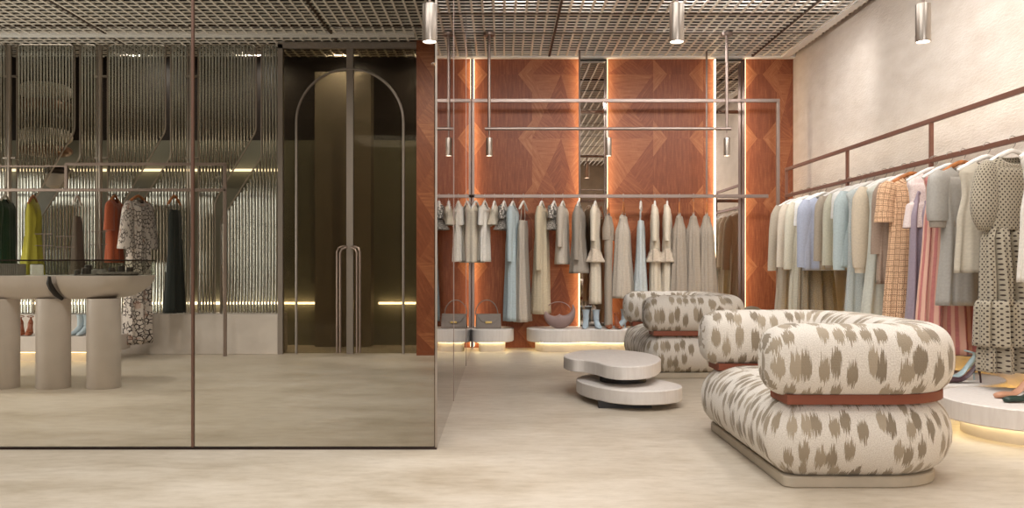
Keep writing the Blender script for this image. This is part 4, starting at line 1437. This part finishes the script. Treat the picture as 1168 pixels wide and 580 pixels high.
def boot(name, label, group, loc, rz_, mat):
    r_ = thing(name, label, 'shoe', loc, rz_, group)
    MB().rings([[(-0.02 + 0.10 * q * 1.3 - 0.05, w_ * cos(a_), zb + hh * (0.5 + 0.5 * sin(a_))) for a_ in [2 * pi * k / 14 for k in range(14)]]
                for q, w_, zb, hh in ((0, .022, .06, .08), (.1, .03, .06, .085), (.35, .032, .035, .09), (.6, .034, .012, .075), (.9, .036, .004, .05), (1.2, .034, .003, .036), (1.4, .02, .003, .024), (1.46, .006, .004, .012))], True, True, True).build('upper', mat, r_, smooth=True, angle=70)
    MB().tube([(-0.035, 0, 0.10), (-0.038, 0, 0.15), (-0.04, 0, 0.20), (-0.042, 0, 0.215)], [0.036, 0.034, 0.042, 0.05], 16, 1.0).build('shaft', mat, r_, smooth=True)
    MB().tube([(-0.055, 0, 0), (-0.052, 0, 0.04), (-0.045, 0, 0.075)], [0.008, 0.01, 0.022], 10).build('heel', mat, r_, smooth=True)
    return r_


S_BLUE = plain('pale_blue_suede', 'a9b7c0', 0.7, var=0.05)
S_BROWN = plain('cognac_leather', '8a4a2c', 0.4, var=0.08)
S_PLUM = plain('plum_leather', '4a3237', 0.4, var=0.05)
S_TAN = plain('tan_leather', 'b9876a', 0.5, var=0.05)
S_GREEN = plain('bottle_green_leather', '20352c', 0.4, var=0.05)
S_NUDE = plain('nude_leather', 'd2bcae', 0.5, var=0.04)
S_AQUA = plain('pale_aqua_patent', 'a6babd', 0.3, var=0.04)
GS = 'shoes on the podiums along the timber wall'
boot('ankle_boot', 'left pale blue ankle boot right of the crescent bag', GS, (X(668, 10.2), 10.2, ZP1), R(-100), S_BLUE)
boot('ankle_boot', 'right pale blue ankle boot right of the crescent bag', GS, (X(681, 10.2), 10.2, ZP1), R(-80), S_BLUE)
shoe('pump', 'left cognac high heel under the taupe trousers', GS, (X(694.5, 10.2), 10.2, ZP1), R(-96), S_BROWN, 0.10, strap=True)
shoe('pump', 'right cognac high heel under the taupe trousers', GS, (X(704, 10.2), 10.2, ZP1), R(-84), S_BROWN, 0.10, strap=True)
boot('ankle_boot', 'pale blue ankle boot half hidden by the rear sofa', GS, (X(709, 10.3), 10.3, ZP1), R(-150), S_BLUE)
GS2 = 'shoes on the podiums along the right wall'
shoe('pump', 'dark plum high heeled pump on the right podium', GS2, (3.10, 5.82, 0.2201), R(182), S_PLUM, 0.115, 0.25)
shoe('pump', 'pale aqua high heel with ankle strap behind the plum pump', GS2, (3.14, 5.97, 0.2201), R(185), S_AQUA, 0.115, 0.25, strap=True)
shoe('sandal', 'nude strappy sandal left of the plum pump', GS2, (3.16, 6.3, 0.2201), R(195), S_NUDE, 0.09, 0.24, sandal=True)
shoe('pump', 'tan pump at the right edge on the nearest podium', GS2, (3.07, 5.2, 0.2151), R(190), S_TAN, 0.09, 0.25)
shoe('pump', 'bottle green pump at the right edge before the tan pump', GS2, (3.03, 5.03, 0.2151), R(188), S_GREEN, 0.09, 0.25)
GS3 = 'heels on the podium behind the counter'
shoe('sandal', 'left cognac high heel between the counter legs', GS3, (X(24, 9.2), 9.2, 0.266), R(-60), S_BROWN, 0.12, 0.2, strap=True)
shoe('sandal', 'right cognac high heel between the counter legs', GS3, (X(34, 9.2), 9.2, 0.266), R(-70), S_BROWN, 0.12, 0.2, strap=True)
boot('ankle_boot', 'left pale blue ankle boot between the counter legs', GS3, (X(89, 9.2), 9.2, 0.266), R(-110), S_BLUE)
boot('ankle_boot', 'right pale blue ankle boot between the counter legs', GS3, (X(97, 9.2), 9.2, 0.266), R(-100), S_BLUE)

# ------------------------------------------------------------------ bags
M_BAG = plain('taupe_leather', '7d7167', 0.5, var=0.06)
M_GOLD = plain('brushed_gold', 'c8a96a', 0.3, 0.9, var=0)
bg = thing('handbag', 'structured taupe handbag with gold clasp on the podium by the partition', 'handbag', (X(557, 10.2), 10.22, ZP1), R(4))
w_, h_, d_ = 0.148, 0.165, 0.05
mb = MB()
mb.rings([[(-w_, -d_, 0), (w_, -d_, 0), (w_, d_, 0), (-w_, d_, 0)], [(-w_, -d_, 0.03), (w_, -d_, 0.03), (w_, d_, 0.03), (-w_, d_, 0.03)], [(-w_ * .97, -d_ * .5, h_), (w_ * .97, -d_ * .5, h_), (w_ * .97, d_ * .5, h_), (-w_ * .97, d_ * .5, h_)]], True, True, True)
mb.build('body', M_BAG, bg, bevel=0.008)
fl = MB()
fl.rings([[(-w_ * .98, -d_ * .5 - 0.006, h_ + .004), (w_ * .98, -d_ * .5 - 0.006, h_ + .004), (w_ * .98, d_ * .5, h_ + .006), (-w_ * .98, d_ * .5, h_ + .006)],
          [(-w_ * .5, -d_ * .83 - 0.008, 0.075), (w_ * .5, -d_ * .83 - 0.008, 0.075), (w_ * .5, -d_ * .83 + .004, 0.075), (-w_ * .5, -d_ * .83 + .004, 0.075)]], True, True, True)
fl.build('flap', M_BAG, bg, bevel=0.003)
MB().box(-0.038, 0.038, -d_ - 0.008, -d_ * .8, 0.062, 0.086).build('clasp', M_GOLD, bg, bevel=0.003)
MB().tube([(-0.02 + 0.13 * cos(a_), 0, h_ + 0.165 * sin(a_)) for a_ in [pi * k / 24 for k in range(25)]], 0.006, 8).build('handle', M_BAG, bg, smooth=True)

# crescent bag
cb = thing('crescent_bag', 'mauve taupe crescent shaped bag on the wavy podium', 'handbag', (X(638, 10.2), 10.2, ZP1), R(-3))
mb = MB()
rings = []
n = 30
for i in range(n + 1):
    q = i / n
    a_ = pi * (1.0 + 0.06) + (pi * 0.88 + pi * 0.0) * q
    a_ = R(158) + R(232) * q
    wd = 0.008 + 0.078 * sin(pi * q) ** 1.3
    rc = 0.185 - wd * 0.95
    cx_, cz_ = rc * cos(a_), 0.165 + rc * sin(a_)
    th_ = 0.012 + 0.034 * sin(pi * q)
    rings.append([(cx_ + wd * cos(b_) * cos(a_), th_ * sin(b_), cz_ + wd * cos(b_) * sin(a_)) for b_ in [2 * pi * k / 16 for k in range(16)]])
mb.rings(rings, True, True, True)
zmin = min(v_[2] for v_ in mb.v)
mb.v = [(a_, b_, c_ - zmin) for a_, b_, c_ in mb.v]
M_MAUVEBAG = plain('mauve_taupe_leather', '8d7570', 0.55, var=0.05)
mb.build('body', M_MAUVEBAG, cb, smooth=True, angle=80)
MB().tube([(0.145 * cos(a_) - 0.01, 0, 0.20 + 0.11 * sin(a_)) for a_ in [R(10) + R(160) * k / 20 for k in range(21)]], 0.005, 8).build('handle', M_MAUVEBAG, cb, smooth=True)

# domed bag in the far corner
db = thing('domed_bag', 'taupe domed bag peeking above the sofa in the far right corner', 'handbag', (X(858, 10.2), 10.2, ZP1), 0)
pts = [(0.17 * cos(a_), 0.05 + 0.21 * sin(a_)) for a_ in [pi * k / 24 for k in range(25)]] + [(-0.16, 0.0), (0.16, 0.0)]
mb = MB()
mb.rings([[(p[0] * s_, yy, p[1] * (0.5 + 0.5 * s_)) for p in pts] for s_, yy in ((0.93, -0.06), (1, -0.045), (1, 0.045), (0.93, 0.06))], True, True, True)
mb.build('body', plain('olive_taupe_suede', '837866', 0.7, var=0.06), db, smooth=True, angle=50)
MB().tube([(0.07 * cos(a_), -0.063, 0.175 + 0.03 * sin(a_)) for a_ in [pi * k / 10 for k in range(11)]], 0.008, 8).build('handle', M_BLACK, db, smooth=True)

# ------------------------------------------------------------------ display counter on the left
YT = 7.04
tb = thing('display_counter', 'pale display counter with hull shaped top on round columns', 'counter', (X(62, YT), YT + 0.13, 0))
ox, oy = X(62, YT), YT + 0.13
def hull(x0_, x1_, name):
    prof = [(0.915, 0.0), (0.90, 0.004), (0.86, 0.02), (0.82, 0.05), (0.78, 0.095), (0.75, 0.15), (0.732, 0.20), (0.725, 0.25)]
    rings = []
    for z, d_ in prof:
        ry = 0.40 - d_ * 0.5
        xa_ = x0_ + (d_ * 0.25 if x0_ > -0.5 else 0)
        xb_ = x1_ - (d_ * 0.95 if x1_ > 0.2 else d_ * 0.1)
        ring = rrect(xa_, xb_, 0.22 - ry, 0.22 + ry, (0.03, 0.18 if x1_ > 0.2 else 0.03, 0.18 if x1_ > 0.2 else 0.03, 0.03), 8, 0.2)
        rings.append([(p[0], p[1], z) for p in ring])
    return rings
def same_len(rings):
    m = min(len(r_) for r_ in rings)
    out = []
    for r_ in rings:
        n_ = len(r_)
        out.append([r_[int(k * n_ / m)] for k in range(m)])
    return out
MB().rings(same_len(hull(0.02, X(165, 7.4) - ox, 'r'))[::-1], True, True, True).build('counter_top', M_LACQUER, tb, smooth=True, angle=60)
MB().rings(same_len(hull(-1.5, -0.01, 'l'))[::-1], True, True, True).build('counter_top', M_LACQUER, tb, smooth=True, angle=60)
il = MB().tube([(-0.012, -0.185, 0.912), (-0.016, -0.182, 0.86), (-0.006, -0.165, 0.82), (0.012, -0.13, 0.77), (0.04, -0.08, 0.728)], [0.012, 0.022, 0.024, 0.022, 0.014], 8)
il.build('inlay', M_BLACK, tb, smooth=True)
for px_ in (2.5, 61, 118.5):
    MB().lathe([(0.128, 0.0), (0.131, 0.004), (0.131, 0.73)], X(px_, YT + 0.13) - ox, 0.13 - 0.13, 36).build('leg', M_LACQUER, tb, smooth=True)

ZC0, ZC1 = 0.9155, 1.045
vt = thing('glass_vitrine', 'low clear glass vitrine on the pale counter', 'vitrine', (0, 0, ZC0))
va, vb, ya, yb_ = X(-40, 7.2), X(160, 7.3), 7.12, 7.62
H = ZC1 - ZC0
MB().box(va, vb, ya, yb_, H - 0.008, H).build('glass_lid', M_CLEAR, vt)
MB().box(va, vb, ya, ya + 0.006, 0, H - 0.008).build('glass_side', M_CLEAR, vt)
MB().box(va, vb, yb_ - 0.006, yb_, 0, H - 0.008).build('glass_side', M_CLEAR, vt)
MB().box(vb - 0.006, vb, ya + 0.006, yb_ - 0.006, 0, H - 0.008).build('glass_end', M_CLEAR, vt)
mb = MB()
mb.box(va, vb, ya - 0.003, ya, H - 0.010, H + 0.002)
mb.box(vb, vb + 0.003, ya, yb_, H - 0.010, H + 0.002)
mb.build('metal_edge', M_BRONZE, vt)
M_RISER = plain('charcoal_riser', '3b3431', 0.5, var=0.05)
M_SLATE = plain('grey_slate_tray', '76706b', 0.6, var=0.06)
GD = 'jewellery displays in the glass vitrine'
for px_, yy, r_, h_, mt, lab in ((88, 7.25, 0.022, 0.045, M_RISER, 'small charcoal cylinder riser, leftmost in the vitrine right half'), (97, 7.3, 0.028, 0.06, M_RISER, 'taller charcoal cylinder riser beside the small one'),
                                 (101, 7.42, 0.03, 0.085, M_RISER, 'tallest charcoal cylinder riser behind the other two'), (113, 7.4, 0.06, 0.05, M_SLATE, 'grey drum riser in the middle of the vitrine'), (42, 7.3, 0.05, 0.09, plain('frosted_acrylic', 'd4d2cc', 0.3, var=0), 'frosted pale drum below the yellow dress')):
    r0 = thing('display_riser', lab, 'riser', (X(px_, yy), yy, ZC0), 0, GD)
    MB().lathe([(r_, 0), (r_, h_ - 0.004), (r_ * 0.95, h_)], n=24).build('drum', mt, r0, smooth=True)
    MB().lathe([(r_ * 0.75, h_), (r_ * 0.75, h_ + 0.006)], n=20).build('pad', M_SLATE, r0)
for px_, yy, rx, h_, lab in ((95, 7.28, 0.13, 0.012, 'flat round grey slate tray below the charcoal risers'), (131, 7.27, 0.172, 0.03, 'wide grey slate tray at the right end of the vitrine')):
    tr = thing('jewellery_tray', lab, 'tray', (X(px_, yy), yy + 0.08, ZC0), 0, 'slate trays in the glass vitrine')
    rim = [(rx * 0.8, 0), (rx, h_ * 0.5), (rx, h_), (rx * 0.92, h_)]
    MB().lathe(rim, n=40).build('plate', M_SLATE, tr, smooth=True, angle=40)
    if rx > 0.15:
        for qx, qh in ((-0.06, 0.035), (0.02, 0.05), (0.09, 0.04)):
            MB().lathe([(0.028, h_), (0.028, h_ + qh)], qx, 0, 20).build('ring_holder', M_RISER, tr, smooth=True)
fb = thing('fluted_box', 'grey fluted glass box at the left end of the vitrine', 'box', (X(9, 7.35), 7.35, ZC0), 0)
mb = MB()
for k in range(14):
    mb.lathe([(0.008, 0), (0.008, 0.1)], -0.11 + 0.017 * k, -0.06, 8)
mb.build('flutes', M_SLATE, fb, smooth=True)
MB().box(-0.12, 0.12, -0.06, 0.06, 0, 0.098).build('body', M_SLATE, fb)
for px_, hh, lab in ((50, 0.22, 'thin wire jewellery stand on the vitrine right of the yellow dress'), (74, 0.20, 'thin wire jewellery stand on the vitrine left of the taupe outfit'), (112, 0.24, 'thin wire jewellery stand on the vitrine left of the rust dress')):
    st = thing('jewellery_stand', lab, 'jewellery stand', (X(px_, 7.4), 7.4, ZC1), 0, 'wire jewellery stands')
    MB().lathe([(0.035, 0), (0.035, 0.005)], n=20).build('base', M_BRONZE, st)
    MB().tube([(0, 0, 0), (0, 0, hh)], 0.0035, 6).build('post', M_METAL, st)
    for zz in (hh, hh * 0.55):
        MB().tube([(-0.075, 0, zz), (0.075, 0, zz)], 0.0035, 6).build('crossbar', M_METAL, st)

# ------------------------------------------------------------------ discs added to imitate a reflection in the fluted screen, and a lamp
lp = thing('reflection_stack', 'tall stack of rounded cream and bronze discs standing for a reflection in fluted glass', 'disc stack', (X(52, 10.5), 10.5, 0))
M_SHADE = plain('parchment_shade', 'cdbfae', 0.6, var=0.03)
M_COPPER = plain('copper_disc', '8a6650', 0.35, 0.5, var=0)
def zq(py): return Z(py, 10.5)
for ya_, yb2, mt in ((96, 113, M_SHADE), (114, 129, M_COPPER), (130, 145, M_BRONZE), (147, 165, M_SHADE), (166, 178, M_COPPER)):
    za_, zb3 = zq(yb2), zq(ya_)
    c_, h2 = (za_ + zb3) / 2, (zb3 - za_) / 2
    prof = [(max(0.02, 0.22 * (0.78 + 0.22 * 1) * (abs(cos(a_)) ** 0.35) * 1.35), c_ + h2 * sin(a_)) for a_ in [-pi / 2 + pi * k / 12 for k in range(13)]]
    MB().lathe(prof, n=32).build('reflection_disc', mt, lp, smooth=True)
MB().tube([(0, 0, zq(96)), (0, 0, 3.79)], 0.012, 8).build('suspension_rod', M_BRONZE, lp)
wl = thing('globe_lamp', 'small dark capped lamp with pale globe between slanted screens', 'lamp', (X(63, 10.8), 10.85, 0))
MB().lathe([(0.02, Z(190, 10.85)), (0.12, Z(191, 10.85)), (0.17, Z(195, 10.85)), (0.12, Z(199, 10.85))], n=28).build('cap', M_BRONZE, wl, smooth=True)
MB().lathe([(0.13, Z(199, 10.85)), (0.15, Z(206, 10.85)), (0.12, Z(213, 10.85)), (0.03, Z(217, 10.85))], n=28).build('globe', M_SHADE, wl, smooth=True)
MB().tube([(0, 0, Z(196, 10.85)), (0, 0.15, Z(196, 10.85))], 0.015, 8).build('wall_arm', M_BRONZE, wl)
